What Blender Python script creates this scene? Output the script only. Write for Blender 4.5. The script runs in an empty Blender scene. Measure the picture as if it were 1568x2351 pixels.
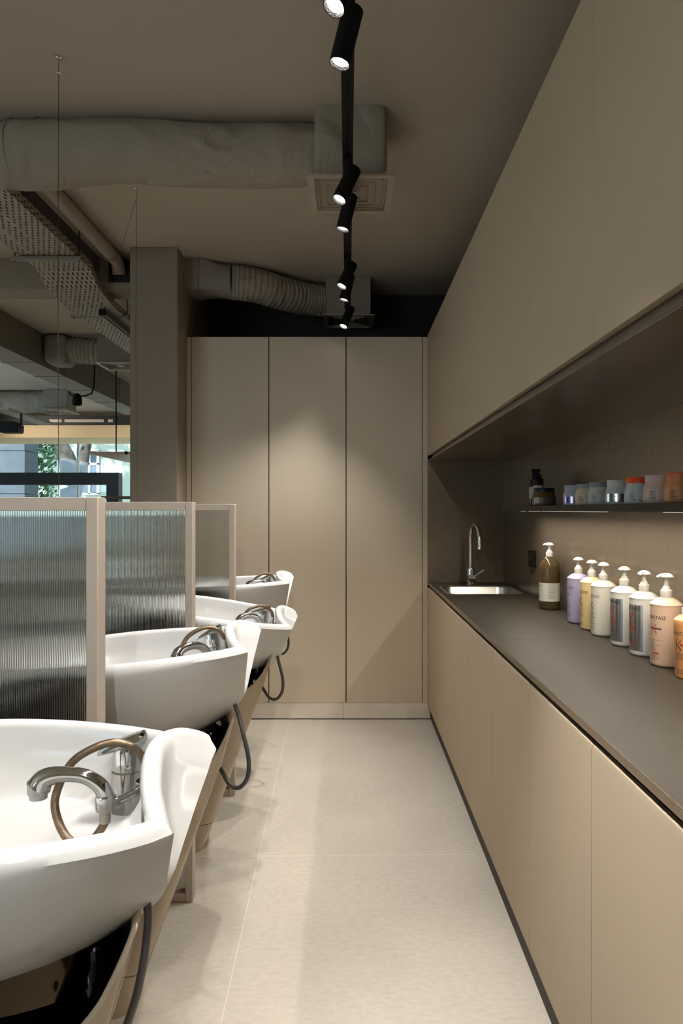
import bpy, bmesh, math, random
from mathutils import Vector, Matrix
random.seed(7)
S = bpy.context.scene
COL = S.collection

# ------------------------------------------------------------------ camera, exposure, world, sun
cam_d = bpy.data.cameras.new('camera')
cam = bpy.data.objects.new('camera', cam_d)
COL.objects.link(cam)
cam.location = (0.0, 0.0, 1.38)
cam.rotation_euler = (math.radians(90), 0, 0)
cam_d.sensor_fit = 'AUTO'
cam_d.sensor_width = 36.0
cam_d.lens = 24.0
cam_d.shift_x = -14.0 / 2351
cam_d.shift_y = -4.5 / 2351
cam_d.clip_start = 0.05
cam_d.clip_end = 200
S.camera = cam

S.view_settings.view_transform = 'Standard'
S.view_settings.look = 'None'
S.view_settings.exposure = 0.2
S.view_settings.gamma = 1.0
S.view_settings.use_curve_mapping = False
S.cycles.max_bounces = 14
S.cycles.diffuse_bounces = 6
S.cycles.glossy_bounces = 6
S.cycles.transmission_bounces = 14
S.cycles.transparent_max_bounces = 12
S.cycles.sample_clamp_indirect = 4.0
S.cycles.caustics_reflective = False
S.cycles.caustics_refractive = False
S.cycles.use_denoising = True

W = bpy.data.worlds.new('world')
S.world = W
W.use_nodes = True
bg = W.node_tree.nodes['Background']
bg.inputs[0].default_value = (0.62, 0.81, 1.0, 1)
bg.inputs[1].default_value = 4.2

sun_d = bpy.data.lights.new('sun', 'SUN')
sun_d.energy = 24.0
sun_d.angle = 0.02
sun_d.color = (1.0, 0.97, 0.90)
sun = bpy.data.objects.new('sun', sun_d)
COL.objects.link(sun)
sun.rotation_euler = Vector((0.28, 0.62, -0.75)).to_track_quat('-Z', 'Y').to_euler()

SPOT_W = 42.0          # each track spot
SPOT_COL = (1.0, 0.96, 0.91)
LED_W = 15.0            # shelf strip
CEIL_W = 90.0          # added unseen downlights of the far salon

# ------------------------------------------------------------------ helpers
def srgb(r, g, b):
    f = lambda c: (c / 12.92) if c <= 0.04045 else ((c + 0.055) / 1.055) ** 2.4
    return (f(r / 255), f(g / 255), f(b / 255), 1)

def mat(name, col, rough=0.5, metal=0.0, var=0.0, vscale=6.0, bump=0.0, bscale=60.0, spec=0.5, coat=0.0, stretch=None):
    m = bpy.data.materials.new(name)
    m.use_nodes = True
    nt = m.node_tree
    b = nt.nodes['Principled BSDF']
    b.inputs['Base Color'].default_value = col
    b.inputs['Roughness'].default_value = rough
    b.inputs['Metallic'].default_value = metal
    b.inputs['Specular IOR Level'].default_value = spec
    b.inputs['Coat Weight'].default_value = coat
    if var or bump:
        tc = nt.nodes.new('ShaderNodeTexCoord')
        src = tc.outputs['Object']
        if stretch:
            mp = nt.nodes.new('ShaderNodeMapping')
            mp.inputs['Scale'].default_value = stretch
            nt.links.new(src, mp.inputs[0])
            src = mp.outputs[0]
    if var:
        n = nt.nodes.new('ShaderNodeTexNoise')
        n.inputs['Scale'].default_value = vscale
        n.inputs['Detail'].default_value = 6
        nt.links.new(src, n.inputs['Vector'])
        r = nt.nodes.new('ShaderNodeValToRGB')
        r.color_ramp.elements[0].position = 0.3
        r.color_ramp.elements[1].position = 0.7
        r.color_ramp.elements[0].color = tuple(c * (1 - var) for c in col[:3]) + (1,)
        r.color_ramp.elements[1].color = tuple(min(1, c * (1 + var)) for c in col[:3]) + (1,)
        nt.links.new(n.outputs['Fac'], r.inputs[0])
        nt.links.new(r.outputs[0], b.inputs['Base Color'])
    if bump:
        n2 = nt.nodes.new('ShaderNodeTexNoise')
        n2.inputs['Scale'].default_value = bscale
        n2.inputs['Detail'].default_value = 4
        nt.links.new(src, n2.inputs['Vector'])
        bp = nt.nodes.new('ShaderNodeBump')
        bp.inputs['Strength'].default_value = bump
        bp.inputs['Distance'].default_value = 0.01
        nt.links.new(n2.outputs['Fac'], bp.inputs['Height'])
        nt.links.new(bp.outputs[0], b.inputs['Normal'])
    return m

def emis(name, col, strength):
    m = bpy.data.materials.new(name)
    m.use_nodes = True
    b = m.node_tree.nodes['Principled BSDF']
    b.inputs['Base Color'].default_value = col
    b.inputs['Emission Color'].default_value = col
    b.inputs['Emission Strength'].default_value = strength
    return m

class MB:
    def __init__(self):
        self.bm = bmesh.new()
    def box(self, x0, x1, y0, y1, z0, z1):
        r = bmesh.ops.create_cube(self.bm, size=1.0)
        for v in r['verts']:
            v.co = Vector(((x0 + x1) / 2 + v.co.x * (x1 - x0), (y0 + y1) / 2 + v.co.y * (y1 - y0), (z0 + z1) / 2 + v.co.z * (z1 - z0)))
        return self
    def prism(self, pts, axis, a0, a1):
        """2D polygon pts swept along axis between a0 and a1. axis 'y': pts are (x,z); 'x': (y,z); 'z': (x,y)."""
        def P(p, a):
            return {'y': (p[0], a, p[1]), 'x': (a, p[0], p[1]), 'z': (p[0], p[1], a)}[axis]
        A = [self.bm.verts.new(P(p, a0)) for p in pts]
        B = [self.bm.verts.new(P(p, a1)) for p in pts]
        n = len(pts)
        for i in range(n):
            self.bm.faces.new((A[i], A[(i + 1) % n], B[(i + 1) % n], B[i]))
        self.bm.faces.new(A)
        self.bm.faces.new(B[::-1])
        return self
    def loft(self, rings, cap0=True, cap1=True, closed=True):
        R = [[self.bm.verts.new(p) for p in r] for r in rings]
        n = len(R[0])
        for a, b in zip(R[:-1], R[1:]):
            for i in range(n if closed else n - 1):
                j = (i + 1) % n
                self.bm.faces.new((a[i], a[j], b[j], b[i]))
        if cap0: self.bm.faces.new(R[0][::-1])
        if cap1: self.bm.faces.new(R[-1])
        return self
    def lathe(self, prof, c=(0, 0, 0), seg=32, axis=(0, 0, 1), cap0=True, cap1=True, ex=1.0, ey=1.0):
        """prof: list of (radius, height) along axis from c."""
        q = Vector((0, 0, 1)).rotation_difference(Vector(axis).normalized())
        rings = []
        for r, h in prof:
            rr = max(r, 1e-5)
            rings.append([Vector(c) + q @ Vector((rr * ex * math.cos(2 * math.pi * k / seg), rr * ey * math.sin(2 * math.pi * k / seg), h)) for k in range(seg)])
        return self.loft(rings, cap0, cap1)
    def tube(self, pts, rad, seg=12, cap=True):
        pts = [Vector(p) for p in pts]
        n = len(pts)
        rads = rad if isinstance(rad, (list, tuple)) else [rad] * n
        T = []
        for i in range(n):
            t = (pts[min(i + 1, n - 1)] - pts[max(i - 1, 0)]).normalized()
            T.append(t)
        up = Vector((0, 0, 1)) if abs(T[0].z) < 0.9 else Vector((1, 0, 0))
        u = T[0].cross(up).normalized()
        rings = []
        for i in range(n):
            u = (u - T[i] * u.dot(T[i])).normalized()
            v = T[i].cross(u)
            rings.append([pts[i] + (u * math.cos(2 * math.pi * k / seg) + v * math.sin(2 * math.pi * k / seg)) * rads[i] for k in range(seg)])
        return self.loft(rings, cap, cap)
    def add_mesh(self, verts, faces):
        V = [self.bm.verts.new(p) for p in verts]
        for f in faces:
            try: self.bm.faces.new([V[i] for i in f])
            except ValueError: pass
        return self
    def build(self, name, m, parent=None, bevel=0.0, smooth=True, angle=35, origin=None, recalc=True, seg=2):
        bm = self.bm
        if recalc:
            bmesh.ops.recalc_face_normals(bm, faces=bm.faces[:])
        off = Vector(origin) if origin else (wloc(parent) if parent else Vector((0, 0, 0)))
        for v in bm.verts: v.co -= off
        me = bpy.data.meshes.new(name)
        bm.to_mesh(me)
        bm.free()
        me.materials.append(m)
        if smooth:
            for p in me.polygons: p.use_smooth = True
            me.set_sharp_from_angle(angle=math.radians(angle))
        o = bpy.data.objects.new(name, me)
        COL.objects.link(o)
        if parent:
            o.parent = parent
            o.location = off - wloc(parent)
        else:
            o.location = off
        if bevel:
            bv = o.modifiers.new('bevel', 'BEVEL')
            bv.width = bevel
            bv.segments = seg
            bv.limit_method = 'ANGLE'
            bv.angle_limit = math.radians(40)
        return o

def wloc(o):
    v = Vector((0, 0, 0))
    while o:
        v += o.location
        o = o.parent
    return v

def thing(name, label, cat, loc=(0, 0, 0), group=None):
    o = bpy.data.objects.new(name, None)
    o.empty_display_size = 0.1
    COL.objects.link(o)
    o.location = loc
    return tag(o, label, cat, group)

def tag(o, label, cat, group=None, kind=None):
    o['label'] = label
    o['category'] = cat
    if group: o['group'] = group
    if kind: o['kind'] = kind
    return o

def struct(o):
    o['kind'] = 'structure'
    return o

def dup(root, loc, label=None, group=None, rotz=None):
    r = root.copy(); COL.objects.link(r); r.location = loc
    if rotz is not None: r.rotation_euler = (0, 0, rotz)
    if label: r['label'] = label
    if group: r['group'] = group
    for ch in list(root.children):
        c = ch.copy(); COL.objects.link(c); c.parent = r
        for g in list(ch.children):
            d = g.copy(); COL.objects.link(d); d.parent = c
    return r

def child(r, nm):
    for c in r.children:
        if c.name.split('.')[0] == nm: return c

def catmull(pts, n, closed=False):
    P = [Vector(p) for p in pts]
    out = []
    N = len(P)
    segs = N if closed else N - 1
    for i in range(segs):
        p0 = P[(i - 1) % N] if closed else P[max(i - 1, 0)]
        p1 = P[i]; p2 = P[(i + 1) % N]
        p3 = P[(i + 2) % N] if closed else P[min(i + 2, N - 1)]
        for k in range(n):
            t = k / n
            out.append(0.5 * ((2 * p1) + (p2 - p0) * t + (2 * p0 - 5 * p1 + 4 * p2 - p3) * t * t + (3 * p1 - p0 - 3 * p2 + p3) * t ** 3))
    if not closed: out.append(P[-1])
    return out

def text_mesh(s, size, font_shear=0.0, extrude=0.0, align='CENTER', space=1.0):
    c = bpy.data.curves.new('txt', 'FONT')
    c.body = s; c.size = size; c.align_x = align; c.align_y = 'CENTER'
    c.shear = font_shear; c.space_character = space
    c.resolution_u = 3
    o = bpy.data.objects.new('txt', c)
    COL.objects.link(o)
    dg = bpy.context.evaluated_depsgraph_get()
    me = bpy.data.meshes.new_from_object(o.evaluated_get(dg))
    vs = [v.co.copy() for v in me.vertices]
    fs = [tuple(p.vertices) for p in me.polygons]
    bpy.data.objects.remove(o); bpy.data.curves.remove(c); bpy.data.meshes.remove(me)
    return vs, fs

def strip(x0, x1, z0, z1, n=8):
    vs = []; fs = []
    for i in range(n + 1):
        x = x0 + (x1 - x0) * i / n
        vs += [Vector((x, z0, 0)), Vector((x, z1, 0))]
    for i in range(n):
        fs.append((2 * i, 2 * i + 2, 2 * i + 3, 2 * i + 1))
    return vs, fs

def wrap(mb, vf, rad, ang, z, ey=1.0):
    """Lay flat (x,y) artwork on an upright cylinder of radius rad about the local z axis, centred at angle ang."""
    vs, fs = vf
    out = []
    for v in vs:
        a = ang + v.x / rad
        out.append(Vector((rad * math.cos(a), rad * math.sin(a), z + v.y)))
    mb.add_mesh(out, fs)
    return mb

# ------------------------------------------------------------------ materials
M = {}
M['cabinet'] = mat('matt_beige_lacquer', srgb(188, 171, 147), 0.55, var=0.015, vscale=3, bump=0.02, bscale=500, spec=0.35)
M['wardrobe'] = mat('matt_beige_door', srgb(206, 192, 170), 0.6, var=0.015, vscale=3, bump=0.02, bscale=500, spec=0.3)
M['carcass'] = mat('dark_carcass', srgb(60, 50, 40), 0.6)
M['gap'] = mat('black_recess', srgb(22, 19, 16), 0.6)
M['plinth'] = mat('dark_bronze_plinth', srgb(50, 40, 28), 0.5, spec=0.25)
M['steel'] = mat('brown_brushed_metal', srgb(130, 119, 104), 0.24, metal=0.52, var=0.06, vscale=40, bump=0.04, bscale=700)
M['worktop'] = mat('brown_worktop_metal', srgb(60, 55, 48), 0.46, metal=0.05, var=0.08, vscale=160, bump=0.04, bscale=900, spec=0.12)
M['edge'] = mat('brown_lit_edge', srgb(128, 112, 92), 0.45)  # paler worktop brown, stands in for light on the front edge
M['ceiling'] = mat('taupe_ceiling_paint', srgb(192, 181, 166), 0.9, var=0.02, vscale=1.5, spec=0.2)
M['wall'] = mat('taupe_wall_paint', srgb(150, 138, 122), 0.85, var=0.03, vscale=4, bump=0.05, bscale=200, spec=0.2)
M['lightwall'] = mat('pale_wall_paint', srgb(206, 200, 190), 0.85, spec=0.2)
M['darkwall'] = mat('dark_wall_paint', srgb(62, 58, 54), 0.9, spec=0.2)
M['duct'] = mat('painted_fabric_duct', srgb(140, 130, 116), 0.8, var=0.04, vscale=8, bump=0.9, bscale=9, spec=0.25)
def wrinkle(m):
    nt = m.node_tree
    b = nt.nodes['Principled BSDF']
    tc = nt.nodes.new('ShaderNodeTexCoord')
    prev = None
    for sc, st, dist, typ in ((5.0, 0.9, 0.05, 'RIDGED_MULTIFRACTAL'), (19.0, 0.6, 0.014, 'FBM')):
        n = nt.nodes.new('ShaderNodeTexNoise')
        n.noise_type = typ
        n.inputs['Scale'].default_value = sc
        n.inputs['Detail'].default_value = 3
        n.inputs['Distortion'].default_value = 0.8
        nt.links.new(tc.outputs['Object'], n.inputs['Vector'])
        bp = nt.nodes.new('ShaderNodeBump')
        bp.inputs['Strength'].default_value = st
        bp.inputs['Distance'].default_value = dist
        nt.links.new(n.outputs[0], bp.inputs['Height'])
        if prev: nt.links.new(prev.outputs[0], bp.inputs['Normal'])
        prev = bp
    nt.links.new(prev.outputs[0], b.inputs['Normal'])
    return m
M['duct'] = wrinkle(mat('wrinkled_fabric_duct', srgb(152, 143, 129), 0.8, var=0.03, vscale=8, spec=0.25))
M['ductmetal'] = mat('painted_sheet_duct', srgb(140, 132, 120), 0.7, var=0.02, spec=0.3)
M['diffuser'] = mat('painted_diffuser', srgb(172, 158, 140), 0.55)
M['black'] = mat('black_powder_coat', srgb(12, 12, 12), 0.6, spec=0.2)
M['blackgloss'] = mat('black_gloss_plastic', srgb(6, 6, 6), 0.12)
M['chrome'] = mat('chrome', (0.86, 0.87, 0.88, 1), 0.06, metal=1.0)
M['stainless'] = mat('stainless_steel', (0.62, 0.59, 0.55, 1), 0.28, metal=1.0, bump=0.03, bscale=400)
M['ceramic'] = mat('white_glazed_ceramic', (0.76, 0.755, 0.74, 1), 0.10, spec=0.5)
M['shell'] = mat('gloss_taupe_shell', srgb(172, 156, 134), 0.14, spec=0.5)
M['frame'] = mat('beige_powder_frame', srgb(186, 173, 158), 0.5)
M['rubber'] = mat('grey_rubber', srgb(62, 60, 60), 0.35)
M['brownhose'] = mat('braided_brown_hose', srgb(122, 104, 84), 0.28, metal=0.7, var=0.25, vscale=60, bump=0.2, bscale=500)
M['whiteplastic'] = mat('white_plastic', srgb(232, 226, 216), 0.35)
M['tray'] = mat('painted_tray', srgb(160, 148, 132), 0.6)
M['cable'] = mat('steel_wire', srgb(90, 86, 80), 0.4, metal=0.6)
M['spotlens'] = emis('lit_lens', (1.0, 0.95, 0.88, 1), 30)
M['reflector'] = mat('faceted_reflector', (0.035, 0.035, 0.035, 1), 0.5, metal=0.0, bump=0.6, bscale=260)
M['ledlens'] = emis('led_bar', (1.0, 0.90, 0.76, 1), 0.8)

def glass_mat(name, rough=0.02, col=(0.97, 0.99, 0.985, 1), ior=1.47):
    m = bpy.data.materials.new(name)
    m.use_nodes = True
    b = m.node_tree.nodes['Principled BSDF']
    b.inputs['Base Color'].default_value = col
    b.inputs['Roughness'].default_value = rough
    b.inputs['IOR'].default_value = ior
    b.inputs['Transmission Weight'].default_value = 1.0
    return m
M['reeded'] = glass_mat('reeded_glass', 0.03, (0.78, 0.80, 0.81, 1))
M['amberglass'] = glass_mat('amber_bottle_glass', 0.02, (0.42, 0.24, 0.08, 1), 1.3)

def pane_mat():
    m = bpy.data.materials.new('window_glass')
    m.use_nodes = True
    nt = m.node_tree
    nt.nodes.remove(nt.nodes['Principled BSDF'])
    t = nt.nodes.new('ShaderNodeBsdfTransparent')
    t.inputs[0].default_value = (0.93, 0.97, 0.97, 1)
    g = nt.nodes.new('ShaderNodeBsdfGlossy')
    g.inputs['Roughness'].default_value = 0.02
    mx = nt.nodes.new('ShaderNodeMixShader')
    mx.inputs[0].default_value = 0.06
    nt.links.new(t.outputs[0], mx.inputs[1])
    nt.links.new(g.outputs[0], mx.inputs[2])
    nt.links.new(mx.outputs[0], nt.nodes['Material Output'].inputs[0])
    return m
M['pane'] = pane_mat()

def floor_mat():
    m = mat('stone_tile', srgb(193, 185, 173), 0.42, var=0.06, vscale=2.6, bump=0.012, bscale=150, spec=0.35)
    nt = m.node_tree
    b = nt.nodes['Principled BSDF']
    base = b.inputs['Base Color'].links[0].from_socket
    tc = nt.nodes.new('ShaderNodeTexCoord')
    # fine streaks and specks
    n = nt.nodes.new('ShaderNodeTexNoise'); n.inputs['Scale'].default_value = 55; n.inputs['Detail'].default_value = 8
    mp = nt.nodes.new('ShaderNodeMapping'); mp.inputs['Scale'].default_value = (0.7, 1.3, 1)
    nt.links.new(tc.outputs['Object'], mp.inputs[0]); nt.links.new(mp.outputs[0], n.inputs['Vector'])
    rp = nt.nodes.new('ShaderNodeValToRGB')
    rp.color_ramp.elements[0].position = 0.35; rp.color_ramp.elements[0].color = (0.87, 0.86, 0.845, 1)
    rp.color_ramp.elements[1].position = 0.62; rp.color_ramp.elements[1].color = (1, 1, 1, 1)
    nt.links.new(n.outputs['Fac'], rp.inputs[0])
    mul = nt.nodes.new('ShaderNodeMix'); mul.data_type = 'RGBA'; mul.blend_type = 'MULTIPLY'; mul.inputs[0].default_value = 0.8
    nt.links.new(base, mul.inputs[6]); nt.links.new(rp.outputs[0], mul.inputs[7])
    v = nt.nodes.new('ShaderNodeTexVoronoi'); v.inputs['Scale'].default_value = 9
    nt.links.new(tc.outputs['Object'], v.inputs['Vector'])
    sp = nt.nodes.new('ShaderNodeMath'); sp.operation = 'LESS_THAN'; sp.inputs[1].default_value = 0.022
    nt.links.new(v.outputs['Distance'], sp.inputs[0])
    mul2 = nt.nodes.new('ShaderNodeMix'); mul2.data_type = 'RGBA'
    nt.links.new(sp.outputs[0], mul2.inputs[0]); nt.links.new(mul.outputs[2], mul2.inputs[6])
    mul2.inputs[7].default_value = srgb(120, 106, 88)
    # joints of the 1.2 m tiles, laid at a slight angle
    rot = nt.nodes.new('ShaderNodeMapping'); rot.vector_type = 'TEXTURE'
    rot.inputs['Location'].default_value = (-0.3544, 2.7235, 0)
    rot.inputs['Rotation'].default_value = (0, 0, 0.016)
    rot.inputs['Scale'].default_value = (1.2, 1.2, 1)
    nt.links.new(tc.outputs['Object'], rot.inputs[0])
    sx = nt.nodes.new('ShaderNodeSeparateXYZ'); nt.links.new(rot.outputs[0], sx.inputs[0])
    ds = []
    for ax in (0, 1):
        pp = nt.nodes.new('ShaderNodeMath'); pp.operation = 'PINGPONG'; pp.inputs[1].default_value = 0.5
        nt.links.new(sx.outputs[ax], pp.inputs[0])
        ds.append(pp)
    mn = nt.nodes.new('ShaderNodeMath'); mn.operation = 'MINIMUM'
    nt.links.new(ds[0].outputs[0], mn.inputs[0]); nt.links.new(ds[1].outputs[0], mn.inputs[1])
    lt = nt.nodes.new('ShaderNodeMath'); lt.operation = 'LESS_THAN'; lt.inputs[1].default_value = 0.0011
    nt.links.new(mn.outputs[0], lt.inputs[0])
    mg = nt.nodes.new('ShaderNodeMix'); mg.data_type = 'RGBA'
    nt.links.new(lt.outputs[0], mg.inputs[0]); nt.links.new(mul2.outputs[2], mg.inputs[6])
    mg.inputs[7].default_value = srgb(216, 205, 188)
    nt.links.new(mg.outputs[2], b.inputs['Base Color'])
    return m
M['floor'] = floor_mat()
M['skirt'] = mat('stone_skirting', srgb(226, 217, 203), 0.5, var=0.07, vscale=9, spec=0.3)
# ------------------------------------------------------------------ the room
CZ = 3.02          # ceiling height
YW = 4.496         # front of the tall cupboards
YF = 12.4          # shop window
XR = 1.022         # back of the niche

o = struct(MB().box(-6.6, 1.3, -3.1, YF + 0.1, -0.12, 0).build('floor', M['floor'], origin=(0, 0, 0), smooth=False))
struct(MB().box(-6.7, 1.3, -3.1, YF + 0.3, CZ, CZ + 0.25).build('ceiling', M['ceiling'], smooth=False))
wl = MB()   # side wall with an added unseen window that lets in bluish daylight
WY0, WY1, WZ0, WZ1 = 5.0, 9.2, 1.30, 2.62
wl.box(-6.8, -6.6, -3.1, WY0, -0.1, CZ).box(-6.8, -6.6, WY1, YF + 0.3, -0.1, CZ).box(-6.8, -6.6, WY0, WY1, -0.1, WZ0).box(-6.8, -6.6, WY0, WY1, WZ1, CZ)
struct(wl.build('wall_left', M['wall'], smooth=False))
w2_ = struct(MB().box(-6.705, -6.695, WY0, WY1, WZ0, WZ1).build('window_added_2', M['pane'], smooth=False))
for y in (WY0, 7.1, WY1):
    MB().box(-6.73, -6.67, y - 0.02, y + 0.02, WZ0, WZ1).build('mullion', M['black'], w2_, smooth=False)
wf = MB()
wf.box(-6.8, -6.2, -3.3, -3.1, -0.1, CZ).box(-2.7, 1.3, -3.3, -3.1, -0.1, CZ).box(-6.2, -2.7, -3.3, -3.1, -0.1, 0.9).box(-6.2, -2.7, -3.3, -3.1, 2.45, CZ)
struct(wf.build('wall_front', M['lightwall'], smooth=False))
w3_ = struct(MB().box(-6.2, -2.7, -3.205, -3.195, 0.9, 2.45).build('window_added_3', M['pane'], smooth=False))  # added unseen window, daylight for faces turned toward the camera
for x in (-6.18, -4.45, -2.72):
    MB().box(x - 0.02, x + 0.02, -3.23, -3.17, 0.9, 2.45).build('mullion', M['black'], w3_, smooth=False)
struct(MB().box(1.14, 1.34, -3.1, 5.4, -0.1, CZ).build('wall_right', M['wall'], smooth=False))
struct(MB().box(-1.06, 1.3, 5.21, 5.40, 0, CZ).build('wall_back', M['darkwall'], smooth=False))
struct(MB().box(-1.20, -1.06, 4.64, YF + 0.1, 0, CZ).build('wall_side', M['wall'], smooth=False))
# concrete column and downstand beam
struct(MB().box(-1.359, -1.06, 4.259, 4.64, 0, CZ).build('column', M['wall'], bevel=0.006))
struct(MB().box(-6.6, -1.36, 4.44, 4.66, 2.819, CZ).build('beam', M['wall'], smooth=False))
# shop front header: beam face, soffit and the glazing
struct(MB().box(-6.6, -1.06, 11.4, YF + 0.1, 2.59, 2.86).build('trim_1', mat('cream_header_paint', srgb(206, 184, 146), 0.8, var=0.02), smooth=False))
w1 = struct(MB().box(-6.6, -1.06, YF + 0.02, YF + 0.03, 0.1, 2.59).build('window_1', M['pane'], smooth=False))
fr = MB()
for x in (-6.58, -4.9, -3.2, -1.5):
    fr.box(x - 0.012, x + 0.012, YF, YF + 0.05, 0.1, 2.59)
fr.box(-6.6, -1.06, YF, YF + 0.05, 0.0, 0.1)
fr.build('window_frame', mat('grey_mullion', srgb(150, 156, 158), 0.5), w1)

# niche cladding (thin brown metal sheets, joint at 2.5 m)
YJ = 2.505
for i, (a, b) in enumerate(((-0.05, YJ - 0.0008), (YJ + 0.0008, YW))):
    struct(MB().box(XR, XR + 0.012, a, b, 0.9076, 1.702).build('wall_niche_%d' % (i + 1), M['steel'], smooth=False))
    struct(MB().box(0.5275, XR + 0.012, a, b, 1.702, 1.7095).build('trim_%d' % (i + 2), M['steel'], bevel=0.001))
struct(MB().box(0.5285, XR, YW - 0.012, YW, 0.9076, 1.702).build('wall_niche_3', M['steel'], smooth=False))
# filler strips beside the tall cupboards
struct(MB().box(0.4945, 0.5275, YW, YW + 0.3, 0.1117, 2.52).build('trim_4', M['wardrobe'], bevel=0.0008))
struct(MB().box(-1.06, -1.0305, YW + 0.004, YW + 0.3, 0.1117, 2.52).build('trim_5', M['wardrobe'], bevel=0.0008))
# stone skirting under the cupboards, dark plinth under the base units
sk = MB()
sk.box(-1.06, -0.0305, YW + 0.002, YW + 0.02, 0.006, 0.1105)
sk.box(-0.0290, 0.546, YW + 0.002, YW + 0.02, 0.006, 0.1105)
struct(sk.build('baseboard_back', M['skirt'], bevel=0.001))
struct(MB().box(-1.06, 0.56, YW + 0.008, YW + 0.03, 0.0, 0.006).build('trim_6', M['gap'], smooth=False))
struct(MB().box(0.548, 0.566, -0.05, YW, 0.0, 0.0985).build('baseboard_right', M['plinth'], smooth=False))

# ------------------------------------------------------------------ tall cupboards
xs = (-1.0290, -0.5190, -0.0100, 0.4935)
tl = ('tall beige cupboard beside the column, first from the left on the far wall',
      'tall beige cupboard in the middle of the far wall row',
      'tall beige cupboard on the far wall next to the sink niche')
for i in range(3):
    a, b = xs[i], xs[i + 1]
    t = thing('tall_cupboard', tl[i], 'cupboard', ((a + b) / 2, YW, 0), 'tall cupboards on the far wall')
    MB().box(a + 0.0002, b - 0.0002, YW + 0.021, 5.12, 0.1117, 2.519).build('carcass', M['gap'], t, smooth=False)
    MB().box(a + 0.0030, b - 0.0030, YW, YW + 0.019, 0.1117, 2.520).build('door', M['wardrobe'], t, bevel=0.0008)

# ------------------------------------------------------------------ wall cabinets over the niche
def seams(first, step, n0, n1):
    return [first + step * k for k in range(n0, n1 + 1)]
su = seams(1.4625, 0.4975, -1, 6); su[-1] = YW - 0.002
order = ['seventh', 'sixth', 'fifth', 'fourth', 'third', 'second', 'first']
for i in range(len(su) - 1):
    a, b = su[i], su[i + 1]
    t = thing('wall_cabinet', 'beige handleless wall cabinet, %s from the far wall above the niche' % order[i], 'cabinet',
              (0.77, (a + b) / 2, 1.71), 'wall cabinets above the niche')
    MB().box(0.562, 1.135, a + 0.0002, b - 0.0002, 1.752, 2.5325).build('carcass', M['gap'], t, smooth=False)
    MB().box(0.5275, 0.5455, a + 0.0017, b - 0.0017, 1.739, 2.533).build('door', M['cabinet'], t, bevel=0.0008)
    MB().box(0.5292, 0.5450, b - 0.0016, b + 0.0016, 1.741, 2.531).build('shadow_gap', M['gap'], t, smooth=False)
    MB().prism([(0.556, 1.7098), (0.566, 1.7098), (0.566, 1.7515), (0.5468, 1.7515), (0.5468, 1.7465), (0.556, 1.7465)], 'y', a + 0.0002, b - 0.0002).build('finger_pull', mat('bronze_pull_profile', srgb(150, 134, 120), 0.35, metal=0.2) if i == 0 else bpy.data.materials['bronze_pull_profile'], t, smooth=False)

# ------------------------------------------------------------------ base cabinets
sl = seams(1.479, 0.5022, -1, 6); sl[-1] = YW - 0.002
for i in range(len(sl) - 1):
    a, b = sl[i], sl[i + 1]
    t = thing('base_cabinet', 'beige handleless base cabinet, %s from the far wall under the worktop' % order[i], 'cabinet',
              (0.77, (a + b) / 2, 0.0996), 'base cabinets under the worktop')
    MB().box(0.562, 1.135, a + 0.0002, b - 0.0002, 0.0996, 0.68 if i == 6 or i == 5 else 0.8870).build('carcass', M['gap'], t, smooth=False)
    MB().box(0.5292, 0.5450, b - 0.0015, b + 0.0015, 0.101, 0.857).build('shadow_gap', M['gap'], t, smooth=False)
    if i in (5, 6):
        MB().box(0.562, 0.574, a + 0.0002, b - 0.0002, 0.68, 0.8870).build('front_rail', M['gap'], t, smooth=False)
    MB().prism([(0.5275, 0.0996), (0.5455, 0.0996), (0.5455, 0.871), (0.5308, 0.871), (0.5275, 0.8585)], 'y', a + 0.0016, b - 0.0016).build('door', M['cabinet'], t, bevel=0.0006)

# ------------------------------------------------------------------ worktops, sink, tap
def rrect(cx, cy, hx, hy, r, z, n=8):
    out = []
    for sx, sy, a0 in ((1, 1, 0), (-1, 1, 90), (-1, -1, 180), (1, -1, 270)):
        for k in range(n + 1):
            a = math.radians(a0 + 90 * k / n)
            out.append((cx + sx * (hx - r) + r * math.cos(a), cy + sy * (hy - r) + r * math.sin(a), z))
    return out
SX, SY, SHX, SHY = 0.782, 4.03, 0.222, 0.215
def slab_with_hole(x0, x1, y0, y1, z0, z1, hole):
    mb = MB(); bm = mb.bm
    def layer(z):
        A = [bm.verts.new(p) for p in ((x0, y0, z), (x1, y0, z), (x1, y1, z), (x0, y1, z))]
        B = [bm.verts.new((p[0], p[1], z)) for p in hole]
        e = []
        for L in (A, B):
            for i in range(len(L)): e.append(bm.edges.new((L[i], L[(i + 1) % len(L)])))
        bmesh.ops.triangle_fill(bm, use_beauty=True, use_dissolve=False, edges=e)
        return A, B
    A0, B0 = layer(z0); A1, B1 = layer(z1)
    for P, Q in ((A0, A1), (B0, B1)):
        for i in range(len(P)):
            j = (i + 1) % len(P)
            bm.faces.new((P[i], P[j], Q[j], Q[i]))
    return mb
wt = slab_with_hole(0.531, XR - 0.0005, YJ + 0.0008, YW - 0.013, 0.8876, 0.9076, rrect(SX, SY, SHX - 0.012, SHY - 0.012, 0.07, 0))
wt1 = tag(wt.build('worktop', M['worktop'], smooth=False), 'brown metal worktop slab holding the sink, farther of the two slabs', 'worktop', 'worktop slabs')
wt2 = tag(MB().box(0.531, XR - 0.0005, -0.05, YJ - 0.0008, 0.8876, 0.9076).build('worktop', M['worktop'], bevel=0.0008), 'brown metal worktop slab under the coloured pump bottles, nearer of the two slabs', 'worktop', 'worktop slabs')

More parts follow.
